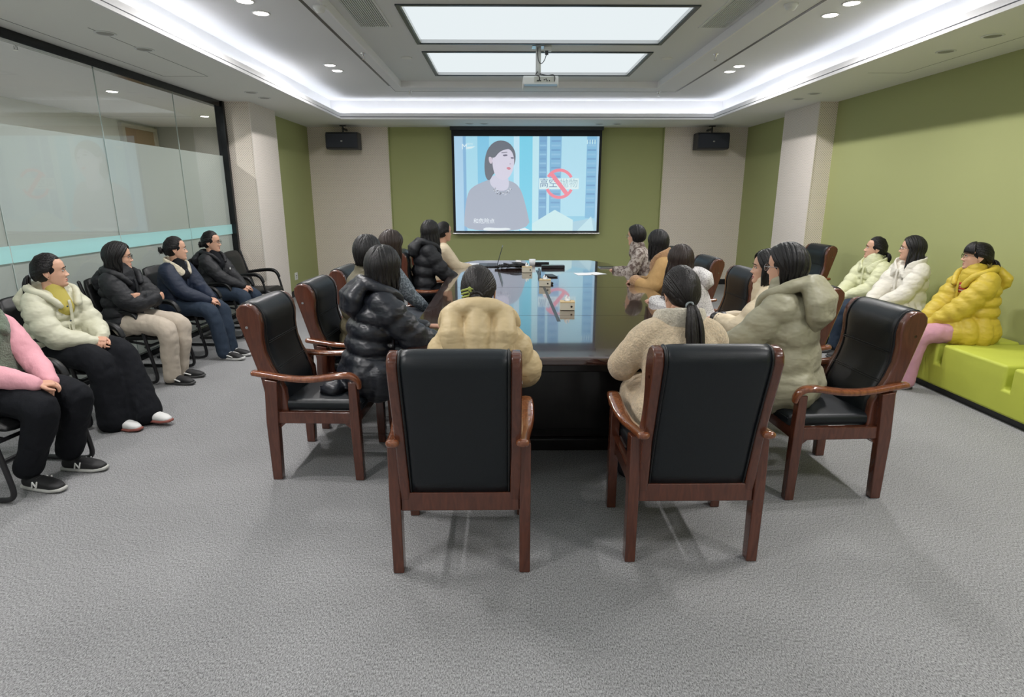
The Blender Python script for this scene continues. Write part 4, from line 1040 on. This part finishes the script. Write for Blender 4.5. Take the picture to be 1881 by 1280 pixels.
    if glasses:
        gm = mat(*glasses) if isinstance(glasses, tuple) else glasses; G = []
        for s in (-1, 1):
            P = [(s*.034+.0235*math.cos(a), .0990-.004*abs(math.cos(a)), -.002+.0185*math.sin(a)) for a in np.linspace(0, 2*PI, 21)]
            G.append(tube(P, .0014, 6)); G.append(tube([(s*.057, .094, .004), (s*.070, .060, .006), (s*.076, .0, .004), (s*.076, -.02, -.006)], .0014, 6))
        G.append(tube([(-.011, .0985, .002), (0, .1005, .004), (.011, .0985, .002)], .0012, 6))
        go = part('glasses', [(toH(a), b_) for a, b_ in G], gm, T)
        for s in (-1, 1):
            P = [(s*.034+.0230*math.cos(a), .0985-.004*abs(math.cos(a)), -.002+.0180*math.sin(a)) for a in np.linspace(0, 2*PI, 20, endpoint=False)]
            part('lens', [(toH(P), [tuple(range(20))])], M_lens, go)
    # ---------- hair
    ho = hair or {'style': 'down'}; hk = {k: v for k, v in ho.items() if k not in ('style', 'tieband')}
    G = hair_geos(ho['style'], rnd=rnd, **hk)
    hm = hairmat or HBLK
    # hair hangs with gravity: below the jaw undo the head pitch
    hobj = part('hair', [(toH(a), b_) for a, b_ in G], hm, T)
    if ho['style'] == 'ponytail':
        td = dirv(R(ho.get('tie', (180, 8))[0]), R(ho.get('tie', (180, 8))[1])); c0 = shell(td, .016); P = [c0+np.array([.017*math.cos(a), 0, .017*math.sin(a)]) for a in np.linspace(0, 2*PI, 17)]
        part('hair_tie', [(toH(tube(P, .006, 8)[0]), tube(P, .006, 8)[1])], ho.get('tieband', M_black), hobj)
    # ---------- trousers
    if pants:
        lo = pants.get('loose', .02); fl = pants.get('flare', .02); G = [tube([sp(-.10)+[0, .02, 0], sp(.02), sp(.2)], [(.17, .12), (.175, .125), (.145, .105)], 18, side=(1, 0, 0), power=.85)]
        for s in (-1, 1):
            end = An[s]+np.array([0, 0, pants.get('end', -.03)])
            P = [Hp[s]+[0, .02, -.0], (Hp[s]+Kn[s])/2+[0, 0, .0], Kn[s]+[0, -.02, .0], Kn[s]*.75+end*.25+[0, .01, 0], Kn[s]*.4+end*.6, end]
            Rr = np.array([.092, .082, .070, .062, .052, .048])+np.array([lo*.6, lo, lo*.9, lo, lo+fl*.6, lo+fl])
            Q, Sx = smoothpath(P, 2, np.stack([Rr, Rr*.94], 1)); Q, Sx = resample(Q, 30, Sx)
            G.append(tube(Q, Sx, 16, side=(1, 0, 0)))
        g = remesh(G, .012, 3, disp=(.010, 7.0, (1, 1, 1)))
        part('trousers', [g], pants['mat'], T)
    if shoes and feet:
        for s in (-1, 1):
            fd = unit(np.r_[Fd[s], 0])[:2]; A = An[s].copy(); A[2] = An[s][2]-.10
            st_ = dict(shoes)
            shoe_build(T, (A[0]+fd[0]*.03, A[1]+fd[1]*.03, A[2]), fd, st_, s)
    # ---------- jacket
    J = jacket; b_ = J.get('bulk', .03); nb = J.get('quilt', 0); dep = J.get('depth', .10 if nb else 0.0)*1.9; low = J.get('low', -.10)
    rings = [(-.12, .168, .112), (.0, .172, .118), (.25, .150, .100), (.5, .148, .098), (.72, .158, .098), (.86, .138, .084), (.95, .092, .070), (1.00, .064, .060)]
    P = [sp(t) for t, _, _ in rings]; Rr = np.array([(a*width+b_*.9, d+b_*.85) for _, a, d in rings]); Rr[-1] -= b_*.4
    if J.get('low_t') is not None:
        P[0] = sp(J['low_t']); Rr[0] *= 1.02
    Q, Sx = puffed(P, Rr, 46, nb or 1, dep)
    G = [tube(Q, Sx, 26, side=X, power=.88, rounded=False)]
    for s in (-1, 1):
        end = W[s]+unit(E[s]-W[s])*J.get('cuff', .005)
        P = [S[s]-X*s*.07+[0, 0, .005], S[s]+[0, 0, -.005], S[s]*.5+E[s]*.5, E[s], E[s]*.5+end*.5, end]
        Rr = np.array([.056, .054, .049, .045, .039, .030])+b_*np.array([.75, .85, .9, .95, .85, J.get('cuffk', .4)])
        if J.get('sleeve', True):
            Q, Sx = puffed(P, np.stack([Rr, Rr], 1), 34, J.get('aquilt', nb), dep*1.1, .15)
            G.append(tube(Q, Sx, 18))
    if J.get('skirt'):
        sk = J['skirt']   # fraction of the thigh that the coat covers; >1 goes down the shin
        for s in (-1, 1):
            K = Kn[s]; k = min(sk, 1.0); e_ = Hp[s]*(1-k)+K*k
            P = [Hp[s]+[0, -.03, 0], Hp[s]*.5+e_*.5+[0, 0, .0], e_]; Rr = [.115+b_, .105+b_, .092+b_]
            if sk > 1: 
                A = An[s]; P.append(K*.6+A*.4+[0, .01, 0]); P.append(K*(2-sk)+A*(sk-1)); Rr += [.095+b_, .105+b_]
            P, Rr = np.array(P), np.array(Rr); Q, Sx = puffed(P, np.stack([Rr, Rr], 1), 26, J.get('squilt', 3) if nb else 1, dep)
            G.append(tube(Q, Sx, 18))
        G.append(tube([sp(-.12)+[0, -.02, -.0], Pv+[0, .18, -.04]], [(.17+b_*.5, .10+b_*.5), (.12, .08)], 16, side=(1, 0, 0)))
    if J.get('drape'):   # coat tail hanging off the seat: list of (local point, ru, rv)
        for path, rr in J['drape']: G.append(tube(np.array(path, float), rr, 16, side=(0, 1, 0)))
    if J.get('collar'):
        h_ = J['collar']; c = N_+[0, .01, .01]
        G.append(tube([c-[0, 0, .05], c+up*h_*.3, c+up*h_], [(.095+b_*.3, .092+b_*.3), (.082+b_*.2, .084+b_*.2), (.078, .082)], 20, side=X))
    disp = J.get('disp', (.006, 9.0, (.8, .8, 1.6)) if nb else (.006, 6.0, (1, 1, .6)))
    g = remesh(G, .0095 if near else .013, 1 if nb else 3, disp=disp)
    jo = part(J.get('name', 'jacket'), [g], J['mat'], T)
    def world_local(v): return np.asarray(v, float)
    if J.get('hood'):
        hb = J['hood']; w_ = hb.get('w', .15); dn = hb.get('drop', .20); th_ = hb.get('th', .055); base = N_+fwt*-(.075+b_)+up*hb.get('lift', .0)
        G = []
        lob = hb.get('lobes', 3)
        for i in range(lob):
            u = (i-(lob-1)/2)/max(1, (lob-1)/2) if lob > 1 else 0
            c = base+X*(u*w_*.62)+up*(-dn*.36)-fwt*(.035-.02*abs(u))
            P = [c+up*dn*.50*(1-.22*abs(u))+fwt*.02, c+up*dn*.12-fwt*.015, c-up*dn*.22*(1-.3*abs(u))-fwt*.01-X*u*w_*.10, c-up*dn*.50*(1-.45*abs(u))+fwt*.035-X*u*w_*.22]
            rr = w_*(.35 if lob == 3 else .52 if lob == 2 else 1.0)
            G.append(tube(P, [(rr*.75, th_*.8), (rr, th_*1.1), (rr*.9, th_), (rr*.5, th_*.6)], 16, side=X))
        # thick rim around the neck, ends running down the chest
        P = []
        for a in np.linspace(-150, 150, 15):
            r_ = R(a); xx = math.sin(r_)*(w_*.86); yy = -math.cos(r_)*(.100+b_*.7)-hb.get('rb', 0)*max(0, math.cos(r_))
            zz = .050*math.cos(r_*.6)-(.07 if abs(a) > 120 else 0)*(abs(a)-120)/30+hb.get('lift', .0)*max(0, math.cos(r_))
            P.append(N_+X*xx+fwt*(yy+.01)+up*zz)
        rr_ = hb.get('rim', .030); Q = smoothpath(P, 1); G.append(tube(Q, [rr_*(.75+.25*math.sin(PI*i/(len(Q)-1))) for i in range(len(Q))], 12))
        g = remesh(G, .0095 if near else .013, 0 if lob > 1 else 1, disp=(.006, 9.0, (1, 1, 1)))
        part('hood', [g], hb.get('mat', J['mat']), jo)
    if J.get('bigcollar'):
        bc = J['bigcollar']; G = []; P = []
        for a in np.linspace(-155, 155, 17):
            r_ = R(a); k = abs(a)/155
            P.append(N_+X*math.sin(r_)*(bc.get('w', .105)+.02*k)+fwt*(-math.cos(r_)*(.085+b_*.6)+.012)+up*(.030-.10*k**3+bc.get('up', 0)))
        Q = smoothpath(P, 1); h_ = bc.get('h', .045)
        G.append(tube(Q, [(h_*(1-.15*abs(2*i/(len(Q)-1)-1)), bc.get('th', .016)) for i in range(len(Q))], 12, side=unit(up+fwt*-.25)))
        g = remesh(G, .008, 2, disp=(.003, 30.0, (1, 1, 1)))
        part('collar', [g], bc['mat'], jo)
    if J.get('cuffs'):
        for s in (-1, 1):
            d = unit(E[s]-W[s]); c = W[s]+d*.012
            for i, m_ in enumerate(J['cuffs']):
                part('cuff', [tube([c+d*.014*i, c+d*.014*(i+1)], .034+.012*b_/.03+J.get('cuffr', 0), 14)], m_, jo)
    # front opening: placket strip + inner top at the throat
    if J.get('placket', True) and near:
        P = [sp(t)+fwt*(float(np.interp(t, [r[0] for r in rings], [r[2] for r in rings]))+b_*1.12+.003) for t in (.05, .25, .45, .65, .80, .90)]
        part('front_placket', [tube(smoothpath(P, 1), [(.013, .005)]*len(smoothpath(P, 1)), 8, side=X)], J.get('placket_mat', J['mat']), jo)
    if J.get('inner'):
        c = N_+[0, .02, 0]
        part('inner_top', [remesh([tube([c-up*.10+fwt*.03, c-up*.02+fwt*.012, c+up*.035], [(.085, .085), (.070, .068), (.056, .058)], 16, side=X)], .009, 2)], J['inner'], T)
    info = dict(T=T, N=N_, Hc=Hc, sp=sp, up=up, fw=fwt, X=X, S=S, E=E, W=W, toH=toH, jo=jo, hair=hobj, Kn=Kn, An=An, Hp=Hp, L=L)
    if extras: extras(info)
    return info

M_lens = film_mat('spectacle_lens', (.5, .5, .5, 1), .0, .9)
def lens_fix():
    nt = M_lens.node_tree
    for n in list(nt.nodes):
        if n.type != 'OUTPUT_MATERIAL': nt.nodes.remove(n)
    out = [n for n in nt.nodes if n.type == 'OUTPUT_MATERIAL'][0]
    t = nt.nodes.new('ShaderNodeBsdfTransparent'); g = nt.nodes.new('ShaderNodeBsdfGlossy'); g.inputs['Roughness'].default_value = .02; x = nt.nodes.new('ShaderNodeMixShader'); x.inputs[0].default_value = .12
    nt.links.new(t.outputs[0], x.inputs[1]); nt.links.new(g.outputs[0], x.inputs[2]); nt.links.new(x.outputs[0], out.inputs[0])
lens_fix()
def cloth(n, c, rough=.6, b=(26, .35), sheen=0, spec=.35): return mat(n, c, rough, bump=(b[0], b[1], (1, 1, .6), 4, .022), sheen=sheen, spec=spec)
def puffm(n, c, rough=.5, spec=.4): return mat(n, c, rough, bump=(11, .5, (1, 1, 1.9), 2, .022), spec=spec)
def fleece(n, c): return mat(n, c, .95, bump=(110, .9, (1, 1, 1), 5), spec=.1, vary=(60, .14), sheen=.3)
P_cream = puffm('cream_puffer', srgb(206, 205, 182)); P_beige = puffm('beige_puffer', srgb(208, 186, 144)); P_black = puffm('black_puffer', (.012, .014, .020, 1), .38, .5)
P_black2 = puffm('matte_black_puffer', (.014, .015, .018, 1), .6); P_navy = puffm('navy_jacket', (.010, .018, .040, 1), .6); P_sage = puffm('sage_coat', srgb(158, 154, 130)); P_sage2 = P_sage
P_yellow = puffm('mustard_puffer', srgb(200, 176, 62)); P_white = puffm('white_puffer', srgb(226, 222, 210)); P_pale = puffm('pale_green_cream_puffer', srgb(216, 218, 180)); P_olive = puffm('olive_puffer', srgb(98, 92, 72))
P_ivory = puffm('ivory_jacket', srgb(222, 205, 175)); P_slate = puffm('slate_puffer', srgb(46, 56, 66), .4)
F_teddy = fleece('sand_teddy_fleece', srgb(216, 196, 166)); F_pale = fleece('pale_teddy_collar', srgb(214, 206, 188)); F_green = fleece('sage_green_fleece', srgb(112, 124, 108)); F_cream = fleece('cream_fleece', srgb(222, 212, 188)); F_tan = fleece('tan_fleece', srgb(178, 140, 104))
C_tan = cloth('tan_suede', srgb(184, 148, 98), .8); C_pink = cloth('pink_sweatshirt', srgb(224, 164, 174), .85); C_grey = pattern_mat('grey_speckled_knit', srgb(95, 104, 112), srgb(140, 150, 158), 60)
C_check = pattern_mat('white_black_fine_check', srgb(225, 222, 220), srgb(165, 160, 162), 130, .5, .6); C_patch = pattern_mat('brown_white_pattern', srgb(96, 80, 74), srgb(178, 168, 160), 26, .40, .58)
T_black = cloth('black_trousers', (.009, .010, .013, 1), .85, (14, .4), 0, .2); T_beige = cloth('beige_cord', srgb(192, 180, 164), .85, (14, .4)); T_jean = cloth('blue_jeans', (.022, .036, .060, 1), .8, (14, .4)); T_pink = cloth('dusty_pink_cord', srgb(196, 146, 160), .85, (14, .4)); T_grey = cloth('grey_trousers', srgb(120, 124, 132), .85, (14, .4))
S_blk = dict(upper=mat('shoe_black', (.014, .014, .015, 1), .6), sole=mat('sole_grey', (.5, .5, .47, 1), .6), lace=mat('lace_black', (.02, .02, .02, 1), .7), logo=mat('shoe_white', (.75, .75, .73, 1), .5))
S_wht = dict(upper=mat('shoe_white', (.75, .75, .73, 1), .5), sole=mat('gum_sole', srgb(150, 88, 78), .6), lace=mat('lace_white', (.8, .8, .8, 1), .7))
S_mix = dict(upper=mat('shoe_black', (.014, .014, .015, 1), .6), sole=mat('sole_dark', (.06, .06, .06, 1), .6), lace=mat('lace_white', (.8, .8, .8, 1), .7), accent=mat('shoe_white', (.75, .75, .73, 1), .5))
S_chk = dict(upper=mat('shoe_black', (.014, .014, .015, 1), .6), sole=mat('sole_white', (.62, .62, .60, 1), .6), lace=mat('lace_white', (.8, .8, .8, 1), .7), accent=mat('shoe_white', (.75, .75, .73, 1), .5), chunk=1.25)
S_pln = dict(upper=mat('shoe_black', (.014, .014, .015, 1), .6), sole=mat('sole_dark', (.06, .06, .06, 1), .6), lace=mat('lace_black', (.02, .02, .02, 1), .7))
GL_blk = mat('black_spectacle_frame', (.01, .01, .01, 1), .25); GL_met = mat('metal_spectacle_frame', (.5, .5, .52, 1), .2, metal=1)

VS, WS = .45, .475     # seat heights: visitor chair, wooden chair
lap = lambda s, x=.06, y=.30, z=.62, h=(.7, -.4, -.6): (s*x, y, z, (s*h[0], h[1], h[2]))

# ---- left row along the glass
person('person in a sage green fleece vest over pink sleeves, cropped by the left edge', -2.90, 3.20, 1.17, VS, 97, 72, jacket=dict(name='vest', mat=F_green, bulk=.030, sleeve=False, placket=False, disp=(.004, 8, (1, 1, 1)), bigcollar=dict(mat=F_green, h=.05, th=.02, w=.10)), pants=dict(mat=T_black, loose=.024, flare=.002, end=.03),
       shoes=S_blk, hair=dict(style='down', length=.24), hands={-1: (-.04, .34, .60), 1: (.08, .36, .62)}, seed=1, knee={-1: dict(knee=(-.12, .42, .51), ankle=(-.15, .26, .10), foot=(-.05, 1)), 1: dict(knee=(.10, .42, .51), ankle=(.09, .23, .10), foot=(.1, 1))}, width=1.0,
       extras=lambda I: part('sleeve', [remesh([tube(*(lambda q: (q[0], q[1]))(puffed([I['S'][s]-I['X']*s*.06, I['S'][s], I['S'][s]*.5+I['E'][s]*.5, I['E'][s], I['E'][s]*.5+I['W'][s]*.5, I['W'][s]], np.array([(.068,)*2, (.068,)*2, (.066,)*2, (.064,)*2, (.060,)*2, (.044,)*2]), 26, 1, 0)), 16) for s in (-1, 1)], .011, 3, disp=(.007, 9, (1, 1, 1)))], C_pink, I['T']))
def ex_cream(I):
    c = I['N']; J = I['jo']
    # drawcords and pocket flap
    for s in (.03, .05):
        P = [c+I['fw']*.15+I['X']*s-I['up']*.20, c+I['fw']*.175+I['X']*(s+.01)-I['up']*.30, c+I['fw']*.19+I['X']*s-I['up']*.40]
        part('drawcord', [tube(smoothpath(P, 2), .0035, 6)], P_cream, J)
    for k in range(3):
        p = c+I['fw']*(.155+.012*k)+I['X']*.05-I['up']*(.07+.10*k); part('snap_button', [ellipsoid(p, (.007, .004, .007), nu=10, nv=6)], M_dgrey, J)
person('person in a cream puffer, wide black trousers and white trainers, by the glass wall', -3.20, 4.14, 1.205, VS, 98, 62, pitch=4, jacket=dict(mat=P_cream, bulk=.045, quilt=5, depth=.10, inner=mat('yellow_shirt', srgb(186, 172, 84), .8), hood=dict(w=.165, drop=.18, lobes=2, rim=.030)), pants=dict(mat=T_black, loose=.030, flare=.040),
       shoes=S_wht, hair=dict(style='ponytail', tie=(180, -8), tail=.24, tail_out=.03, tieband=mat('grey_hair_tie', (.3, .34, .35, 1), .6)), hands={-1: (-.03, .33, .64, (-.7, -.4, -.6)), 1: (.05, .33, .62, (.8, -.4, -.5))}, seed=2, lean=4,
       knee={-1: dict(knee=(-.08, .42, .54), ankle=(-.02, .58, .12), foot=(.1, 1)), 1: dict(knee=(.12, .42, .52), ankle=(.10, .44, .10), foot=(.15, 1))}, extras=ex_cream)
person('person in a black puffer and beige trousers with folded arms and black glasses', -3.34, 5.16, 1.22, VS, 94, 66, pitch=0, jacket=dict(mat=P_black2, bulk=.045, quilt=5, depth=.08, hood=dict(w=.15, drop=.18, lobes=2, rim=.034), collar=.06, inner=T_black), pants=dict(mat=T_beige, loose=.018, flare=.010),
       shoes=S_mix, hair=dict(style='down', length=.13, cover=70, thick=1.3), glasses=GL_blk, hands={-1: (.08, .22, .78, (-.8, .2, -.6), (1, -.1, .0), (0, -1, 0)), 1: (-.06, .25, .74, (.8, .2, -.6), (-1, .1, .05), (0, -1, 0))}, seed=3,
       knee={-1: dict(knee=(-.09, .44, .52), ankle=(-.08, .36, .10), foot=(-.1, 1)), 1: dict(knee=(.12, .44, .52), ankle=(.10, .40, .10), foot=(.15, 1))})
person('person in a navy jacket with a cream fleece collar and jeans, bun', -3.34, 5.98, 1.155, VS, 97, 60, pitch=2, lean=6, jacket=dict(mat=P_navy, bulk=.034, quilt=0, bigcollar=dict(mat=F_cream, h=.045, th=.016, w=.10), inner=T_black), pants=dict(mat=T_jean, loose=.014, flare=.01),
       shoes=S_chk, hair=dict(style='bun', tie=(180, -2)), hands={-1: (-.04, .36, .61), 1: (.06, .38, .60)}, seed=4, knee={-1: dict(knee=(-.09, .42, .52), ankle=(-.06, .48, .10), foot=(0, 1)), 1: dict(knee=(.10, .42, .52), ankle=(.08, .50, .10), foot=(.1, 1))})
def ex_black(I):
    p = I['N']-I['up']*.16+I['fw']*.158+I['X']*-.07; part('chest_logo', [ellipsoid(p, (.014, .004, .012), nu=10, nv=6), ellipsoid(p+I['up']*.014, (.008, .004, .006), nu=8, nv=6)], MATS['shoe_white'], I['jo'])
person('person in a black jacket with a small white chest logo, farthest along the glass wall', -3.38, 6.90, 1.155, VS, 96, 82, pitch=0, jacket=dict(mat=P_black2, bulk=.032, quilt=4, depth=.05, hood=dict(w=.13, drop=.15, lobes=1, rim=.026), inner=T_black), pants=dict(mat=T_jean, loose=.012, flare=.01),
       shoes=S_pln, hair=dict(style='bun', tie=(190, -14)), glasses=GL_blk, hands={-1: (-.02, .34, .60), 1: (.05, .36, .60)}, seed=5, extras=ex_black)

# ---- left side of the table
person('person in a long black puffer coat, nearest on the left side of the table', -.84, 3.46, 1.315, WS, 62, 20, pitch=-3, jacket=dict(name='long_coat', mat=P_black, bulk=.050, quilt=6, depth=.10, skirt=1.97, squilt=5, hood=dict(w=.15, drop=.20, lobes=2, rim=.036, lift=.01), collar=.05,
       drape=[([(-.02, -.20, .50), (-.02, -.24, .50), (.02, -.2, .49)], [(.06, .05)]*3)]), pants=dict(mat=T_black), shoes=S_pln, lean=12,
       hair=dict(style='down', length=.135, cover=66, thick=1.35), hands={-1: (-.06, .40, .80, (-.6, -.3, -.6), (.3, .9, 0), (0, 0, -1)), 1: (.07, .42, .74, (.8, -.2, -.5), (-.3, .9, .1), (0, 0, -1))}, seed=6, knee={-1: dict(knee=(-.09, .40, .53), ankle=(-.09, .38, .12)), 1: dict(knee=(.12, .38, .53), ankle=(.12, .36, .12))})
person('person with short black hair in an olive puffer, second on the table\'s left', -1.08, 4.28, 1.33, WS, 66, 6, pitch=-2, near=False, jacket=dict(mat=P_olive, bulk=.042, quilt=5, depth=.10, collar=.07, placket=False), pants=dict(mat=T_black), shoes=S_pln, lean=8,
       hair=dict(style='short', length=.085, cover=84, thick=1.2), hands={-1: (-.06, .36, .66), 1: (.1, .34, .64)}, seed=7)
person('person with dark brown hair in a speckled grey jacket and grey trousers', -1.03, 5.06, 1.325, WS, 66, 42, near=False, jacket=dict(mat=C_grey, bulk=.020, placket=False), pants=dict(mat=T_grey, loose=.02), shoes=S_pln, lean=6,
       hair=dict(style='down', length=.20, cover=66), hairmat=HBRN, hands={-1: (-.04, .38, .62), 1: (.08, .38, .60)}, seed=8)
person('person with long black hair in a black puffer, far left side of the table', -.92, 6.62, 1.35, WS, 72, 24, near=False, jacket=dict(mat=P_black2, bulk=.045, quilt=5, depth=.12, hood=dict(w=.15, drop=.18, lobes=2, rim=.034)), pants=dict(mat=T_black), shoes=S_pln, lean=8,
       hair=dict(style='down', length=.28, cover=66, flare=.02), hands={-1: (-.02, .38, .70), 1: (.08, .38, .70)}, seed=9)
person('person in an ivory coat and glasses, farthest on the left of the table', -.84, 7.40, 1.305, WS, 72, 55, near=False, jacket=dict(mat=P_ivory, bulk=.028, placket=False), pants=dict(mat=mat('dark_brown_cloth', (.03, .015, .01, 1), .8)), shoes=S_pln, lean=8, glasses=GL_met,
       hair=dict(style='ponytail', tie=(180, -20), tail=.12), hands={-1: (-.02, .38, .74), 1: (.08, .40, .74)}, seed=10)

# ---- near end of the table
def ex_clip(I):
    m = mat('green_hair_claw', srgb(160, 172, 84), .3); G = []
    def H_(g): return (I['toH'](g[0]), g[1])
    for k in range(6):
        p = np.array([-.030, -.122, -.060+.016*k])
        G.append(H_(tube([p+[.006, 0, 0], p+[-.010, -.018, .004], p+[-.036, -.012, .0], p+[-.048, .010, -.004]], .0048, 6)))
    G.append(H_(tube([np.array([-.034, -.134, -.066]), np.array([-.034, -.138, .026])], .008, 8)))
    part('hair_clip', G, m, I['hair'])
person('person in a beige hooded puffer with a green hair clip, back to the camera', -.13, 2.78, 1.262, WS, 0, 2, pitch=-6, roll=-6, jacket=dict(mat=P_beige, bulk=.052, quilt=5, depth=.11, hood=dict(w=.195, drop=.34, lobes=3, rim=.044, th=.072, lift=.055, rb=.045), collar=.04), pants=dict(mat=T_black), shoes=S_pln, lean=14,
       hair=dict(style='bun', tie=(184, -12)), hairmat=HBB, hands={-1: (-.12, .34, .80, (-.5, -.3, -.9), (.3, .9, 0), (0, 0, -1)), 1: (.12, .34, .80, (.7, -.3, -.9), (-.3, .9, 0), (0, 0, -1))}, seed=11, extras=ex_clip, width=.98, nk=.185)
person('person in a sand teddy coat with a long ponytail, back to the camera', .85, 2.76, 1.275, WS, 0, -10, pitch=-2, jacket=dict(name='teddy_coat', mat=F_teddy, bulk=.034, skirt=.8, disp=(.010, 6, (1, 1, .8)), bigcollar=dict(mat=F_pale, h=.062, th=.020, w=.100, up=-.005)), pants=dict(mat=T_black), shoes=S_pln, lean=8,
       hair=dict(style='ponytail', tie=(180, -28), tail=.30, tail_out=.075, tieband=mat('grey_hair_tie', (.3, .34, .35, 1), .6)), hairmat=HBB, hands={-1: (-.12, .32, .80, (-.8, -.2, -.8), (.4, .9, 0), (0, 0, -1)), 1: (.12, .34, .80, (.6, -.3, -.9), (-.4, .9, 0), (0, 0, -1))}, seed=12, width=1.0)

# ---- right side of the table
person('person in a long sage hooded coat, nearest on the right side of the table', 1.63, 3.22, 1.345, WS, -48, -40, pitch=-2, jacket=dict(name='long_coat', mat=P_sage, bulk=.052, quilt=4, depth=.07, skirt=1.25, squilt=2, hood=dict(w=.175, drop=.24, lobes=1, rim=.038, th=.070, lift=.02), collar=.05), pants=dict(mat=T_black), shoes=S_pln, lean=8, glasses=GL_met,
       hair=dict(style='short', length=.10, cover=97, thick=1.5), hands={-1: (-.07, .36, .76, (-.9, -.1, -.5), (.3, .9, 0), (0, 0, -1)), 1: (.07, .36, .74)}, seed=13, width=1.06)
person('person in an ivory jacket with striped cuffs, profile just beyond the sage coat', 1.89, 4.02, 1.25, WS, -62, -78, pitch=3, jacket=dict(mat=P_ivory, bulk=.034, quilt=4, depth=.06, collar=.06, cuffs=[M_black, P_ivory, M_black, P_ivory]), pants=dict(mat=T_black), shoes=S_pln, lean=10,
       hair=dict(style='down', length=.12, cover=62), hands={-1: (-.06, .40, .76), 1: (.06, .38, .74)}, seed=14)
person('person in a white checked coat with long dark brown hair', 1.60, 4.75, 1.222, WS, -74, -12, near=False, jacket=dict(mat=C_check, bulk=.034, hood=dict(w=.13, drop=.14, lobes=1, rim=.026), skirt=.5), pants=dict(mat=T_black), shoes=S_pln, lean=21,
       hair=dict(style='down', length=.30, cover=70, flare=.05, thick=1.2), hairmat=HBRN, hands={-1: (-.07, .38, .78), 1: (.06, .36, .76)}, seed=15)
person('person in a tan coat with brown fleece collar and cuffs', 1.67, 5.84, 1.285, WS, -76, -26, near=False, jacket=dict(mat=C_tan, bulk=.034, bigcollar=dict(mat=F_tan, h=.06, th=.022, w=.115), cuffs=[F_tan, F_tan, F_tan], cuffr=.01), pants=dict(mat=T_black), shoes=S_pln, lean=17,
       hair=dict(style='down', length=.18, cover=68), hands={-1: (-.10, .38, .80), 1: (.06, .38, .78)}, seed=16)
person('person with short black hair in a brown and white patterned jacket', 1.67, 6.90, 1.285, WS, -76, -52, near=False, jacket=dict(mat=C_patch, bulk=.026, collar=.05, placket=False), pants=dict(mat=T_black), shoes=S_pln, lean=16, glasses=GL_met,
       hair=dict(style='short', length=.05, cover=88), hands={-1: (-.06, .38, .78), 1: (.06, .38, .76)}, seed=17)

# ---- bench on the right
BS = .42
person('person in a pale greenish cream puffer and jeans, farthest on the lime bench', 3.93, 6.28, 1.19, BS, -100, -66, pitch=8, jacket=dict(mat=P_pale, bulk=.040, quilt=5, depth=.09, collar=.06, bigcollar=dict(mat=P_pale, h=.05, th=.014, w=.11)), pants=dict(mat=T_jean, loose=.016, flare=.01), shoes=S_pln,
       hair=dict(style='ponytail', tie=(180, -18), tail=.10), hands={-1: (-.04, .34, .58), 1: (.05, .34, .58)}, seed=18)
person('person in a white puffer with long black hair, in the middle of the bench', 3.95, 5.74, 1.235, BS, -94, -62, pitch=5, jacket=dict(mat=P_white, bulk=.044, quilt=4, depth=.08, bigcollar=dict(mat=P_white, h=.085, th=.020, w=.125, up=-.02), skirt=.35), pants=dict(mat=T_black), shoes=S_pln, glasses=GL_met,
       hair=dict(style='down', length=.30, cover=72, flare=.045), hands={-1: (-.05, .32, .58), 1: (.05, .34, .58)}, seed=19)
person('person in a mustard yellow puffer and dusty pink trousers on the lime bench', 3.96, 4.86, 1.25, BS, -84, -64, pitch=2, jacket=dict(mat=P_yellow, bulk=.052, quilt=6, depth=.10, hood=dict(w=.15, drop=.16, lobes=1, rim=.032), skirt=.42, squilt=2, collar=.04, inner=pattern_mat('striped_top', srgb(190, 60, 60), srgb(230, 225, 220), 14, .48, .52, stretch=(.1, .1, 5))), pants=dict(mat=T_pink, loose=.018, flare=.01),
       shoes=S_pln, glasses=GL_blk, lean=6, hair=dict(style='ponytail', tie=(180, -16), tail=.14, bangs=True), hands={-1: (-.03, .36, .56), 1: (.06, .38, .54)}, seed=20, width=1.04, knee={-1: dict(knee=(-.10, .46, .49), ankle=(-.10, .52, .10)), 1: dict(knee=(.10, .46, .49), ankle=(.12, .50, .10))})
